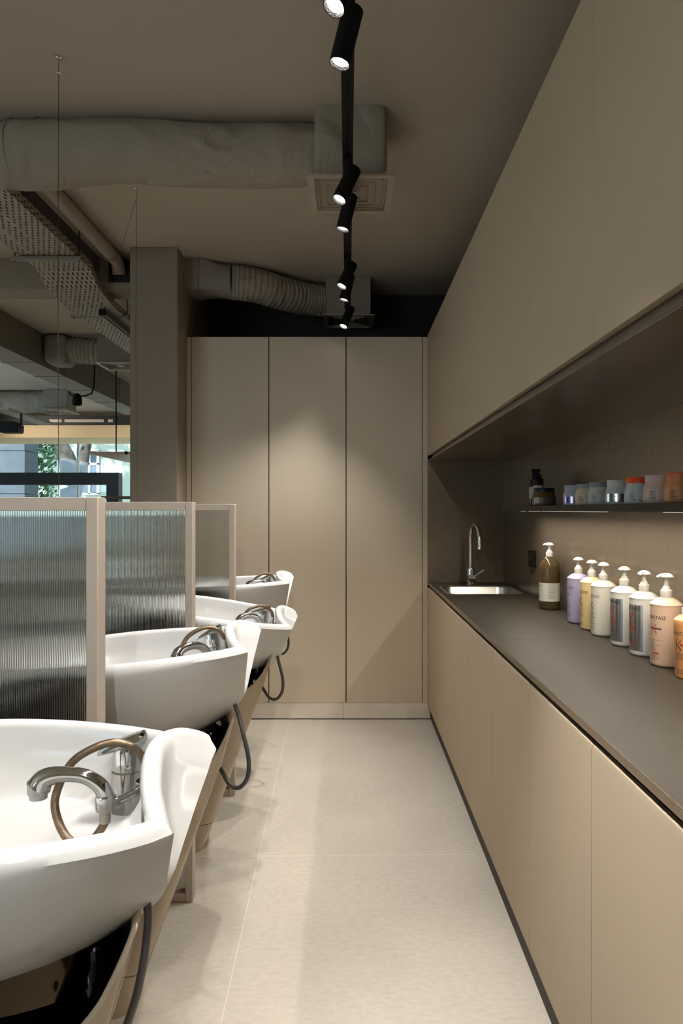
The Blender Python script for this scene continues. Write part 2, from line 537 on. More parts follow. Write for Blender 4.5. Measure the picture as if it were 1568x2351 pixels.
for w_, a, b in ((wt1, YJ + 0.0008, YW - 0.013), (wt2, -0.05, YJ - 0.0008)):
    MB().box(0.5300, 0.5309, a, b, 0.8876, 0.9074).build('lit_edge', M['edge'], w_, smooth=False)  # thin strip puts the light on the front face into its colour
t = thing('sink', 'small stainless steel inset sink in the worktop by the far wall', 'sink', (SX, SY, 0.9076))
z = 0.9076
rings = [rrect(SX, SY, SHX, SHY, 0.08, z + 0.0003), rrect(SX, SY, SHX - 0.002, SHY - 0.002, 0.078, z + 0.0022),
         rrect(SX, SY, SHX - 0.012, SHY - 0.012, 0.07, z + 0.0022), rrect(SX, SY, SHX - 0.018, SHY - 0.018, 0.068, z - 0.006),
         rrect(SX, SY, SHX - 0.024, SHY - 0.024, 0.066, z - 0.11), rrect(SX, SY, SHX - 0.045, SHY - 0.045, 0.05, z - 0.14),
         rrect(SX, SY, 0.05, 0.05, 0.045, z - 0.145)]
MB().loft(rings, cap0=False).build('basin', M['stainless'], t, recalc=True)
MB().lathe([(0.0, 0.002), (0.03, 0.0025), (0.042, 0.0005), (0.042, 0.0)], (SX, SY, z - 0.1455), 24, cap0=False).build('drain', M['chrome'], t)

TX, TY = 0.774, 4.29
t = thing('sink_tap', 'tall chrome gooseneck tap behind the steel sink', 'tap', (TX, TY, 0.9076))
MB().lathe([(0.026, 0), (0.026, 0.006), (0.0215, 0.010), (0.0215, 0.104), (0.0205, 0.108), (0.012, 0.109)], (TX, TY, 0.9076), 28).build('body', M['chrome'], t)
pts = [(TX, TY, 1.012), (TX, TY, 1.12), (TX, TY, 1.205)]
for k in range(1, 13):
    a = math.pi * k / 12
    pts.append((TX + 0.011 * (1 - math.cos(a)), TY - 0.085 * (1 - math.cos(a)), 1.205 + 0.083 * math.sin(a)))
pts.append((TX + 0.0225, TY - 0.171, 1.158))
sp = MB().tube(pts, 0.0117, 20).build('spout', M['chrome'], t)
MB().lathe([(0.0128, 0), (0.0128, 0.022), (0.0120, 0.024)], (TX + 0.0225, TY - 0.171, 1.142), 20).build('aerator', M['chrome'], sp)
lv = MB().lathe([(0.0, 0.0), (0.0235, 0.0), (0.025, 0.003), (0.025, 0.03), (0.02, 0.034)], (TX + 0.002, TY - 0.044, 0.9536), 28, axis=(0, 1, 0), cap0=False).build('lever_hub', M['chrome'], t)
MB().tube([(TX + 0.018, TY - 0.03, 0.966), (TX + 0.074, TY - 0.045, 1.008)], 0.0045, 12).build('lever', M['chrome'], lv)

# socket on the back of the niche
t = thing('power_socket', 'black double socket on the niche wall between sink and amber bottle', 'socket', (XR, 3.745, 1.108))
so = MB().box(XR - 0.020, XR, 3.704, 3.786, 1.067, 1.159)
so.build('cover_plate', M['black'], t, bevel=0.003)
MB().lathe([(0.0, 0.0), (0.017, 0.0), (0.021, 0.0015), (0.021, 0.003)], (XR - 0.0225, 3.745, 1.113), 24, axis=(1, 0, 0), cap0=False).build('socket_insert', M['blackgloss'], t)

# ------------------------------------------------------------------ niche shelf with its light strip
SFX = 0.836
shl = thing('wall_shelf', 'long brown metal shelf on the niche wall holding the jars', 'shelf', (0.93, 1.8, 1.374))
MB().box(SFX, XR - 0.0005, -0.05, YJ - 0.0006, 1.3745, 1.3995).build('board', M['worktop'], shl, bevel=0.0008)
MB().box(SFX, XR - 0.0005, YJ + 0.0006, 3.711, 1.3745, 1.3995).build('board', M['worktop'], shl, bevel=0.0008)
for a, b in ((3.36, 3.43), (3.10, 3.28), (2.30, 3.05), (1.70, 1.88), (0.0, 1.62)):
    MB().box(0.868, 0.878, a, b, 1.3734, 1.3744).build('light_strip', M['ledlens'], shl, smooth=False)
ld = bpy.data.lights.new('shelf_strip_light', 'AREA')
ld.shape = 'RECTANGLE'; ld.size = 3.60; ld.size_y = 0.012; ld.energy = LED_W; ld.color = (1.0, 0.90, 0.75); ld.spread = math.radians(165)
lo = bpy.data.objects.new('shelf_strip_light', ld); COL.objects.link(lo)
lo.parent = shl
lo.rotation_euler = (0, 0, math.radians(90))
lo.location = Vector((0.873, 1.80, 1.3705)) - shl.location
# ------------------------------------------------------------------ fluted glass partitions
PX = -0.545
def make_partition(y, label):
    t = thing('glass_partition', label, 'partition', (PX, y, 0), 'fluted glass partitions between the wash units')
    w, d, top, L = 0.0262, 0.048, 1.408, 1.25
    MB().box(PX - w, PX, y, y + d, 0.0, top).build('post', M['frame'], t, bevel=0.002)
    MB().box(PX - L - w, PX - L, y, y + d, 0.0, top).build('post', M['frame'], t, bevel=0.002)
    MB().box(PX - L + 0.0004, PX - w - 0.0008, y, y + d, top - 0.0295, top).build('top_rail', M['frame'], t, bevel=0.0012)
    MB().box(PX - L + 0.0004, PX - w - 0.0008, y, y + d, 0.002, 0.0310).build('bottom_rail', M['frame'], t, bevel=0.0012)
    p, a, n = 0.0051, 0.0013, 6
    x0, x1 = PX - L + 0.001, PX - w - 0.001
    N = int((x1 - x0) / p)
    yc = y + 0.020
    vs, fs = [], []
    m = N * n + 1
    z0, z1 = 0.040, top - 0.026
    for i in range(m):
        x = x0 + (x1 - x0) * i / (m - 1)
        yf = yc - 0.0006 - a * abs(math.sin(math.pi * i / n))
        vs += [(x, yf, z0), (x, yf, z1), (x, yc + 0.005, z0), (x, yc + 0.005, z1)]
    for i in range(m - 1):
        b, c = 4 * i, 4 * (i + 1)
        fs += [(b, c, c + 1, b + 1), (c + 2, b + 2, b + 3, c + 3), (b + 1, c + 1, c + 3, b + 3), (c, b, b + 2, c + 2)]
    fs += [(0, 1, 3, 2), (4 * (m - 1), 4 * (m - 1) + 2, 4 * (m - 1) + 3, 4 * (m - 1) + 1)]
    MB().add_mesh(vs, fs).build('fluted_pane', M['reeded'], t, smooth=True, angle=50)
    return t
make_partition(1.490, 'fluted glass partition with beige frame, closest to the camera')
make_partition(2.400, 'fluted glass partition with beige frame, middle one of the three')
make_partition(3.292, 'fluted glass partition with beige frame, nearest the column')

# thin steel wires from the ceiling to the partitions
def wire(x, y, zb, label, second=False):
    t = thing('suspension_wire', label, 'wire', (x, y, CZ), 'suspension wires of the partitions')
    MB().tube([(x, y, CZ - 0.02), (x - 0.003, y, 2.3), (x, y, zb)], 0.0012, 6).build('cable', M['cable'], t)
    if second:
        MB().tube([(x, y, CZ - 0.05), (x - 0.04, y + 0.01, CZ - 0.17), (x - 0.082, y + 0.02, CZ - 0.30)], 0.0008, 6).build('loose_end', M['cable'], t)
    MB().lathe([(0.012, 0), (0.012, 0.004), (0.003, 0.007), (0.003, 0.02)], (x, y, CZ - 0.0005), 12, axis=(0, 0, -1)).build('ceiling_hook', M['chrome'], t)
    MB().tube([(x - 0.012, y, CZ - 0.055), (x + 0.012, y, CZ - 0.062)], 0.005, 10).build('grip', M['chrome'], t)
wire(-1.045, 2.47, 1.409, 'thin steel wire hanging in front of the large padded duct')
wire(-1.075, 3.475, 1.409, 'thin steel wire hanging in front of the column', True)

# ------------------------------------------------------------------ track with spotlights
TZ = 2.690
trk = thing('lighting_track', 'long black lighting track hung lengthwise under the ceiling', 'track', (0, 1.9, TZ))
tm = MB()
tm.prism([(-0.0195, TZ + 0.029), (-0.0195, TZ), (-0.0085, TZ), (-0.0085, TZ + 0.006), (0.0085, TZ + 0.006), (0.0085, TZ), (0.0195, TZ), (0.0195, TZ + 0.029)], 'y', -1.5, 4.42)
tm.build('rail', M['black'], trk, smooth=False)
for y in (-1.3, -0.1, 1.2, 2.45, 3.4, 4.2):
    MB().tube([(0, y, TZ + 0.028), (0, y, CZ - 0.0005)], 0.0015, 6).build('hanger', M['cable'], trk)

spot_proto = None
def track_spot(y, dirv, label, zc=2.608, energy=1.0, x=-0.003, cone=95, blend=0.65):
    """Cylinder of 55 mm hung at mid length under the track; dirv is where it points."""
    d = Vector(dirv).normalized()
    t = thing('track_spotlight', label, 'spotlight', (x, y, TZ), 'black spotlights on the track')
    c = Vector((x, y, zc))
    L = 0.145
    a = c - d * (L / 2); b = c + d * (L / 2)
    r = 0.0275
    MB().lathe([(0.0, 0.0), (r - 0.003, 0.0), (r, 0.003), (r, L), (r - 0.002, L), (r - 0.002, L - 0.008), (r - 0.009, L - 0.010), (0, L - 0.012)], a, 36, axis=d, cap0=False, cap1=False).build('lamp_body', M['black'], t)
    MB().lathe([(r - 0.0022, L - 0.0005), (r - 0.0075, L - 0.0065)], a, 36, axis=d, cap0=False, cap1=False).build('reflector', M['reflector'], t, smooth=False)
    MB().lathe([(r - 0.0076, L - 0.0067), (0.0, L - 0.0060)], a, 36, axis=d, cap0=False, cap1=False).build('lens', M['spotlens'], t)
    MB().box(x - 0.016, x + 0.016, y - 0.045, y + 0.045, TZ - 0.018, TZ - 0.0005).build('track_adapter', M['black'], t, bevel=0.002)
    ld = bpy.data.lights.new('spot_beam', 'SPOT')
    ld.energy = SPOT_W * energy
    ld.color = SPOT_COL
    ld.spot_size = math.radians(cone)
    ld.spot_blend = blend
    ld.shadow_soft_size = 0.018
    lo = bpy.data.objects.new('spot_beam', ld); COL.objects.link(lo)
    lo.rotation_euler = d.to_track_quat('-Z', 'Y').to_euler()
    lo.parent = t
    lo.location = b + d * 0.004 - t.location
    return t
A = (-0.40, -0.20, -0.90); B = (-0.245, 0.03, -0.97)
track_spot(-0.46, A, 'added black track spotlight, out of view, brightening the base cabinets')
track_spot(-0.27, B, 'added black track spotlight, out of view, brightening the base cabinets')
C = (0.20, 0.10, -0.97)  # aim of the added spots that brighten the base cabinets
track_spot(0.10, C, 'added black track spotlight, out of view, brightening the base cabinets', energy=3.2, cone=45, blend=1.0)
track_spot(1.12, C, 'added black track spotlight, out of view, brightening the base cabinets', energy=3.2, cone=45, blend=1.0)
track_spot(-1.20, (-0.35, 3.8, -1.55), 'added black track spotlight, out of view, brightening the base cabinets', energy=1.8, cone=52, blend=1.0)  # extra lamp added to lift basin sides and frame fronts
track_spot(0.56, A, 'added black track spotlight, out of view, brightening the base cabinets', energy=0.8)
track_spot(0.74, B, 'added black track spotlight, out of view, brightening the base cabinets', energy=0.8)
track_spot(1.593, A, 'black spotlight cut by the top edge, showing its round lens')
track_spot(1.770, B, 'large black spotlight tilted under the track, second from the top edge')
track_spot(2.575, A, 'black spotlight in front of the square diffuser, lens facing out')
track_spot(2.816, B, 'black spotlight just below the square diffuser, narrower lens')
track_spot(3.568, A, 'black spotlight before the farther diffuser box, lens facing out')
track_spot(3.765, B, 'black spotlight half hidden before the farther diffuser box')
track_spot(4.345, (-0.34, -0.24, -0.91), 'last black spotlight at the far end of the track', cone=64, blend=1.0, energy=2.2)

# ------------------------------------------------------------------ ducts and diffusers
def wob(rings, amp, sc):
    from mathutils import noise
    out = []
    for r in rings:
        c = sum((Vector(p) for p in r), Vector()) / len(r)
        rr = []
        for p in r:
            p = Vector(p); d = (p - c)
            k = noise.noise(p * sc) + 0.5 * noise.noise(p * sc * 2.7)
            rr.append(c + d * (1 + amp * k))
        out.append(rr)
    return out
def pipe_rings(path, rad, seg=48):
    out = []
    n = len(path)
    P = [Vector(p) for p in path]
    for i in range(n):
        tdir = (P[min(i + 1, n - 1)] - P[max(i - 1, 0)]).normalized()
        u = tdir.cross(Vector((0, 0, 1))).normalized(); v = u.cross(tdir)
        r = rad(i / (n - 1)) if callable(rad) else rad
        out.append([P[i] + (u * math.cos(2 * math.pi * k / seg) + v * math.sin(2 * math.pi * k / seg)) * r for k in range(seg)])
    return out

def diffuser(root, cx, y0, z, w=0.355):
    """Square four-way diffuser, its face at height z, near edge at y0."""
    cy = y0 + w / 2
    h = w / 2
    f = MB()
    def ringf(ho, hi, z0, z1):
        A = [(cx - ho, cy - ho, z0), (cx + ho, cy - ho, z0), (cx + ho, cy + ho, z0), (cx - ho, cy + ho, z0)]
        Bq = [(cx - hi, cy - hi, z1), (cx + hi, cy - hi, z1), (cx + hi, cy + hi, z1), (cx - hi, cy + hi, z1)]
        return A, Bq
    A, Bq = ringf(h, h - 0.028, z, z)
    C2, D2 = ringf(h, h - 0.028, z + 0.008, z + 0.030)
    f.loft([C2, A, Bq, D2], cap0=False, cap1=False)
    frm = f.build('diffuser_frame', M['diffuser'], root, smooth=False)
    hh = h - 0.033
    for k in range(4):
        g = MB()
        s = hh - 0.031 * k
        A, Bq = ringf(s, s - 0.011, z + 0.036, z + 0.003)
        C2, D2 = ringf(s - 0.0012, s - 0.0122, z + 0.037, z + 0.0045)
        g.loft([A, Bq, D2, C2, A], cap0=False, cap1=False)
        g.build('blade_ring', M['diffuser'], frm, smooth=False)
    MB().box(cx - 0.028, cx + 0.028, cy - 0.028, cy + 0.028, z + 0.004, z + 0.008).build('centre_plate', M['diffuser'], frm, smooth=False)
    MB().box(cx - h + 0.048, cx + h - 0.048, cy - h + 0.048, cy + h - 0.048, z + 0.040, z + 0.044).build('backing', M['gap'], frm, smooth=False)

def soft_box(x0, x1, y0, y1, z0, z1, amp, name, m, root, n=14):
    """Box with slightly bulging wrapped faces."""
    from mathutils import noise
    rings = []
    for i in range(n + 1):
        zz = z0 + (z1 - z0) * i / n
        pts = rrect((x0 + x1) / 2, (y0 + y1) / 2, (x1 - x0) / 2, (y1 - y0) / 2, 0.03, zz, 6)
        ext = []
        for a in range(len(pts)):
            p, q = Vector(pts[a]), Vector(pts[(a + 1) % len(pts)])
            steps = 10 if (q - p).length > 0.05 else 1
            for s in range(steps): ext.append(p.lerp(q, s / steps))
        c = Vector(((x0 + x1) / 2, (y0 + y1) / 2, zz))
        b = math.sin(math.pi * min(1, max(0, i / n)))
        rings.append([c + (p - c) * (1 + amp * (0.5 * b + noise.noise(p * 9) * 0.8)) for p in ext])
    return MB().loft(rings).build(name, m, root, angle=60)

# large padded duct
du = thing('padded_duct', 'large grey-beige padded air duct across the upper left, with diffuser box', 'duct', (-1.4, 2.9, CZ))
path = [(-3.6 + 3.5 * i / 70, 2.905 + 0.012 * math.sin(i * 0.21), 2.892 + 0.006 * math.sin(i * 0.37 + 1)) for i in range(71)]
def rad1(t):
    x = -3.6 + 3.5 * t
    r = 0.125
    r += 0.013 * math.exp(-((x + 1.32) / 0.16) ** 2)
    r -= 0.012 * math.exp(-((x + 0.13) / 0.05) ** 2)
    return r
MB().loft(wob(pipe_rings(path, rad1, 56), 0.022, 7)).build('duct_sleeve', M['duct'], du, angle=80)
for x in (-1.40, -1.29):
    rr = [Vector((x, 2.905 + 0.137 * math.cos(2 * math.pi * k / 40), 2.892 + 0.137 * math.sin(2 * math.pi * k / 40))) for k in range(41)]
    MB().tube(rr, 0.002, 6).build('tape_seam', M['ductmetal'], du)
soft_box(-0.137, 0.1585, 2.762, 3.09, 2.733, CZ - 0.001, 0.03, 'diffuser_box', M['duct'], du)
diffuser(du, 0.0135, 2.742, 2.724)

# rear duct: sheet stub, flexible hose, box
d2 = thing('flexible_duct', 'ribbed flexible air duct above the tall cupboards, with its diffuser box', 'duct', (-0.5, 4.7, CZ))
def rect_ring(x, y0, y1, z0, z1, n=48):
    out = []
    for k in range(n):
        a = 2 * math.pi * k / n
        c, s = math.cos(a), math.sin(a)
        m_ = max(abs(c), abs(s))
        out.append(Vector((x, (y0 + y1) / 2 + c / m_ * (y1 - y0) / 2, (z0 + z1) / 2 + s / m_ * (z1 - z0) / 2)))
    return out
def circ_ring(c, tdir, r, n=48):
    tdir = Vector(tdir).normalized()
    u = Vector((0, 1, 0)) - tdir * tdir.y; u.normalize(); v = tdir.cross(u)
    if v.z < 0: v = -v
    return [Vector(c) + (u * math.cos(2 * math.pi * k / n) + v * math.sin(2 * math.pi * k / n)) * r for k in range(n)]
MB().box(-1.0595, -0.97, 4.44, 4.66, 2.819, CZ - 0.001).build('duct_stub', M['ductmetal'], d2, smooth=False)
MB().box(-1.015, -0.972, 4.434, 4.666, 2.813, CZ - 0.0012).build('flange', M['ductmetal'], d2, smooth=False)
tr = []
for i in range(7):
    t = i / 6
    A_ = rect_ring(-0.97 + 0.20 * t, 4.44, 4.66, 2.82, CZ - 0.002)
    B_ = circ_ring((-0.97 + 0.20 * t, 4.57, 2.905), (1, 0, 0), 0.112)
    e = t * t * (3 - 2 * t)
    tr.append([a.lerp(b, e) for a, b in zip(A_, B_)])
MB().loft(tr).build('transition', M['ductmetal'], d2, angle=50)
pth = catmull([(-0.785, 4.57, 2.905), (-0.62, 4.62, 2.90), (-0.45, 4.76, 2.888), (-0.28, 4.90, 2.892), (-0.14, 4.95, 2.895)], 46)
n = len(pth)
MB().loft(wob(pipe_rings(pth, lambda t: 0.113 + 0.0020 * math.sin(t * 2 * math.pi * 26), 48), 0.022, 11)).build('ribbed_hose', M['duct'], d2, angle=80)
MB().box(-0.152, 0.1616, 4.777, 5.11, 2.752, CZ - 0.001).build('diffuser_box', M['ductmetal'], d2, bevel=0.004)
diffuser(d2, 0.0100, 4.757, 2.738)

# perforated cable tray
def perf_mat():
    m = mat('perforated_tray', srgb(164, 152, 136), 0.6)
    nt = m.node_tree
    b = nt.nodes['Principled BSDF']
    uv = nt.nodes.new('ShaderNodeUVMap')
    br = nt.nodes.new('ShaderNodeSeparateXYZ')
    nt.links.new(uv.outputs[0], br.inputs[0])
    def math_(op, a, b_=None, c_=None):
        n_ = nt.nodes.new('ShaderNodeMath'); n_.operation = op
        for k, q in enumerate((a, b_, c_)):
            if q is None: continue
            if isinstance(q, (int, float)): n_.inputs[k].default_value = q
            else: nt.links.new(q, n_.inputs[k])
        return n_.outputs[0]
    # uv in metres: u across, v along; slots 7 x 16 mm on a staggered 28 x 25 mm grid
    vrow = math_('FLOOR', math_('DIVIDE', br.outputs[1], 0.034))
    odd = math_('MODULO', vrow, 2.0)
    uu = math_('ADD', math_('DIVIDE', br.outputs[0], 0.030), math_('MULTIPLY', odd, 0.5))
    fu = math_('SUBTRACT', math_('FRACT', uu), 0.5)
    fv = math_('SUBTRACT', math_('FRACT', math_('DIVIDE', br.outputs[1], 0.034)), 0.5)
    du_ = math_('MULTIPLY', fu, 0.030); dv_ = math_('MULTIPLY', fv, 0.034)
    av = math_('MAXIMUM', math_('SUBTRACT', math_('ABSOLUTE', dv_), 0.0075), 0.0)
    dist = math_('SQRT', math_('ADD', math_('POWER', du_, 2.0), math_('POWER', av, 2.0)))
    hole = math_('LESS_THAN', dist, 0.0046)
    tr_ = nt.nodes.new('ShaderNodeBsdfTransparent')
    mx = nt.nodes.new('ShaderNodeMixShader')
    nt.links.new(hole, mx.inputs[0]); nt.links.new(b.outputs[0], mx.inputs[1]); nt.links.new(tr_.outputs[0], mx.inputs[2])
    nt.links.new(mx.outputs[0], nt.nodes['Material Output'].inputs[0])
    return m
M['perf'] = perf_mat()
def tray(name, label, x0, x1, prof, lip=0.05):
    """prof: list of (y, z) of the tray floor."""
    t = thing(name, label, 'cable tray', ((x0 + x1) / 2, prof[0][0], prof[0][1]), 'perforated cable trays')
    def sheet(nm, pa, pb):
        me = bpy.data.meshes.new(nm)
        vs, fs, uvs = [], [], []
        L = 0
        w = (Vector(pb(prof[0])) - Vector(pa(prof[0]))).length
        for i, p in enumerate(prof):
            if i: L += math.hypot(p[0] - prof[i - 1][0], p[1] - prof[i - 1][1])
            vs += [Vector(pa(p)) - t.location, Vector(pb(p)) - t.location]; uvs += [(0, L), (w, L)]
        for i in range(len(prof) - 1): fs.append((2 * i, 2 * i + 1, 2 * i + 3, 2 * i + 2))
        me.from_pydata(vs, [], fs)
        ul = me.uv_layers.new(name='UVMap')
        for lp in me.loops: ul.data[lp.index].uv = uvs[lp.vertex_index]
        me.materials.append(M['perf'])
        o_ = bpy.data.objects.new(nm, me); COL.objects.link(o_); o_.parent = t
        s_ = o_.modifiers.new('thickness', 'SOLIDIFY'); s_.thickness = 0.0015; s_.offset = 0
        return o_
    sheet('tray_floor', lambda p: (x0, p[0], p[1]), lambda p: (x1, p[0], p[1]))
    sheet('side_lip', lambda p: (x0, p[0], p[1]), lambda p: (x0, p[0], p[1] + lip))
    sheet('side_lip', lambda p: (x1, p[0], p[1]), lambda p: (x1, p[0], p[1] + lip))
    return t
t1 = tray('cable_tray', 'wide perforated cable tray stepping down under the beam', -1.905, -1.575,
          [(3.08, 2.857), (4.18, 2.857), (4.31, 2.785), (4.62, 2.745), (5.1, 2.745), (7.4, 2.745)])
for y, z in ((3.97, 2.852), (4.83, 2.762)):
    st = MB().box(-1.955, -1.545, y - 0.02, y + 0.02, z - 0.022, z - 0.002).build('support_channel', M['ductmetal'], t1, bevel=0.002)
    for x in ((-1.935, -1.56)):
        MB().tube([(x, y, z - 0.03), (x, y, CZ - 0.001)], 0.004, 8).build('threaded_rod', M['cable'], st)
cb = MB()
for i, x in enumerate((-1.83, -1.79, -1.74, -1.70, -1.66)):
    cb.tube([(x, 3.08, 2.874 + 0.004 * (i % 2)), (x + 0.02, 3.5, 2.876), (x, 4.18, 2.874), (x, 4.31, 2.80), (x, 4.62, 2.762), (x, 7.4, 2.762)], 0.013, 8)
cb.build('cable_bundle', M['rubber'], t1)
tray('cable_tray', 'narrow perforated cable tray close beside the column', -1.50, -1.40, [(4.70, 2.76), (7.4, 2.76)], 0.03)
rl = thing('lighting_track', 'short dark lighting rail under the cable tray beside the column', 'track', (-1.66, 5.8, 2.72))
MB().prism([(-1.68, 2.735), (-1.68, 2.70), (-1.668, 2.70), (-1.668, 2.708), (-1.652, 2.708), (-1.652, 2.70), (-1.64, 2.70), (-1.64, 2.735)], 'y', 4.63, 7.2).build('rail', M['ductmetal'], rl, smooth=False)
MB().box(-1.682, -1.638, 4.61, 4.6295, 2.698, 2.737).build('end_cap', M['black'], rl, smooth=False)
tag(MB().box(-1.715, -1.61, 3.08, 4.43, 2.93, CZ - 0.0005).build('trunking', mat('grey_trunking', srgb(84, 78, 72), 0.7), smooth=False), 'dark rectangular trunking on the ceiling between tray and pipe', 'trunking')
pp = thing('ceiling_pipe', 'round painted pipe along the ceiling ending at the beam', 'pipe', (-1.47, 3.4, CZ))
MB().tube([(-1.47, 3.08, 2.968), (-1.47, 4.30, 2.968), (-1.47, 4.36, 2.962), (-1.475, 4.40, 2.935), (-1.475, 4.41, 2.90)], 0.040, 24).build('pipe_run', M['tray'], pp)
MB().lathe([(0.047, -0.012), (0.047, 0.012)], (-1.47, 4.22, 2.968), 24, axis=(0, 1, 0)).build('clamp', M['ductmetal'], pp)
MB().box(-1.55, -1.40, 4.425, 4.4395, 2.86, 3.0).build('wall_collar', M['gap'], pp, smooth=False)
# ------------------------------------------------------------------ wash units (tilting ceramic basin on a slanted stand)
RIM = 0.99
# the scooped end (near corner round to far corner): u, v as a share of the half width, rise of the rim
END = [(0, -1.0, 0), (-.0155, -.75, .0015), (-.030, -.50, .005), (-.044, -.27, .012), (-.057, .07, .022), (-.064, .29, .028), (-.066, .47, .031), (-.061, .67, .031), (-.046, .79, .028), (-.023, .90, .018), (0, 1.0, .006)]
# depth below the rim: half width of the end, its u, share of the scoop left, then the long side (u, v)
LEV = [
 (0.000, .148, 0.000, 1.00, [(-.036, .181), (-.100, .218), (-.200, .254), (-.340, .277), (-.480, .262), (-.600, .190), (-.660, 0)]),
 (0.030, .122, -.008, 0.90, [(-.041, .163), (-.102, .208), (-.201, .250), (-.340, .275), (-.480, .260), (-.598, .188), (-.657, 0)]),
 (0.080, .080, -.022, 0.60, [(-.058, .129), (-.112, .183), (-.206, .234), (-.340, .262), (-.476, .247), (-.588, .177), (-.643, 0)]),
 (0.125, .048, -.034, 0.28, [(-.068, .095), (-.120, .151), (-.211, .209), (-.340, .239), (-.469, .224), (-.575, .158), (-.623, 0)]),
 (0.172, .016, -.049, 0.00, [(-.078, .064), (-.128, .120), (-.217, .179), (-.340, .210), (-.460, .197), (-.556, .137), (-.601, 0)]),
 (0.214, .010, -.096, 0.00, [(-.118, .050), (-.160, .094), (-.236, .142), (-.340, .170), (-.448, .158), (-.527, .108), (-.562, 0)]),
 (0.256, .010, -.160, 0.00, [(-.178, .042), (-.210, .073), (-.268, .106), (-.340, .124), (-.424, .114), (-.485, .077), (-.512, 0)]),
 (0.290, .010, -.230, 0.00, [(-.242, .032), (-.263, .050), (-.300, .068), (-.340, .076), (-.392, .068), (-.430, .045), (-.446, 0)]),
 (0.306, .008, -.280, 0.00, [(-.286, .018), (-.298, .028), (-.318, .036), (-.340, .040), (-.367, .035), (-.387, .023), (-.394, 0)]),
]
NB, NE = 8, 3
def lev_at(d):
    ds = [l[0] for l in LEV]
    d = min(max(d, 0.0), ds[-1] - 1e-6)
    i = max(k for k in range(len(ds) - 1) if ds[k] <= d + 1e-9)
    t = (d - ds[i]) / (ds[i + 1] - ds[i])
    L = [LEV[max(i - 1, 0)], LEV[i], LEV[i + 1], LEV[min(i + 2, len(LEV) - 1)]]
    def cr(a, b, c, e): return 0.5 * ((2 * b) + (c - a) * t + (2 * a - 5 * b + 4 * c - e) * t * t + (3 * b - a - 3 * c + e) * t ** 3)
    def li(b, c): return b + (c - b) * t
    w = max(0.006, li(L[1][1], L[2][1])); uc = cr(*[l[2] for l in L]); sc = li(L[1][3], L[2][3])
    side = [(cr(*[l[4][k][0] for l in L]), cr(*[l[4][k][1] for l in L])) for k in range(7)]
    return w, uc, sc, side
def outline(d):
    w, uc, sc, side = lev_at(d)
    e = [Vector((uc + q[0] * sc, 0.003 * sc + q[1] * w)) for q in END]
    E = catmull(e, NE)
    c = E[-1]
    s = [c] + [Vector(q) for q in side]
    s.append(Vector((side[5][0], -side[5][1])))
    Sd = catmull(s, NB)
    Sd = Sd[1:len(Sd) - NB]           # after the corner up to the closed end
    c2 = E[0]
    s2 = [c2] + [Vector((q[0], -q[1])) for q in side]
    s2.append(Vector((side[5][0], side[5][1])))
    S2 = catmull(s2, NB)
    S2 = S2[1:len(S2) - NB - 1]
    return E + Sd + S2[::-1]
def inset(pts, d):
    n = len(pts); out = []
    for i in range(n):
        a, b, c = pts[i - 1], pts[i], pts[(i + 1) % n]
        t1 = (b - a).normalized(); t2 = (c - b).normalized()
        n1 = Vector((-t1.y, t1.x)); n2 = Vector((-t2.y, t2.x))
        out.append(b + (n1 + n2) * (d / max(0.75, 1 + n1.dot(n2))))
    return out
def smooth2(pts, it):
    p = [Vector(q) for q in pts]
    for _ in range(it):
        n = len(p)
        p = [(p[i - 1] + 2 * p[i] + p[(i + 1) % n]) / 4 for i in range(n)]
    return p
base = outline(0.0)
NPT = len(base)
rise = [q.x for q in catmull([(q[2], 0) for q in END], NE)]
rise += [0.0] * (NPT - len(rise))
def ring(pts, dz, kz=1.0):
    return [Vector((p.x, p.y, RIM + dz + rise[i] * kz)) for i, p in enumerate(pts)]
rings = []
for d in (0.306, 0.301, 0.290, 0.274, 0.256, 0.235, 0.214, 0.200, 0.186, 0.172, 0.155, 0.14, 0.125, 0.11, 0.095, 0.08, 0.066, 0.052, 0.040):
    rings.append(ring(outline(d), -d, max(0.0, 1 - d / 0.12)))
b1 = smooth2(base, 1); b2 = smooth2(base, 3)
rings.append(ring(outline(0.028), -0.028, 0.92))
rings.append(ring(inset(b1, 0.0022), -0.0180))
rings.append(ring(inset(b2, 0.0060), -0.0095))
rings.append(ring(inset(b2, 0.0110), -0.0038))
rings.append(ring(inset(b2, 0.0170), -0.0006))
rings.append(ring(smooth2(inset(b2, 0.0235), 1), -0.0004))
rings.append(ring(smooth2(inset(b2, 0.0295), 2), -0.0045))
rings.append(ring(smooth2(inset(b2, 0.0340), 3), -0.0125))
w2 = smooth2(inset(outline(0.042), 0.026), 5); rings.append(ring(w2, -0.040, 0.7))
w3 = smooth2(inset(outline(0.074), 0.027), 8); rings.append(ring(w3, -0.070, 0.25))
w4 = smooth2(inset(outline(0.108), 0.030), 12)
bc = Vector((-0.43, 0.0))
def floor_z(p):
    d = (p - bc).length
    t = min(1.0, max(0.0, (0.235 - d) / 0.16)); t = t * t * (3 - 2 * t)
    return -0.118 - 0.078 * t
rings.append(ring(w4, -0.104, 0.0))
for s in (0.95, 0.88, 0.78, 0.66, 0.54, 0.42, 0.30, 0.18, 0.06):
    q = [bc + (p - bc) * s for p in w4]
    rings.append([Vector((p.x, p.y, RIM + floor_z(p))) for p in q])

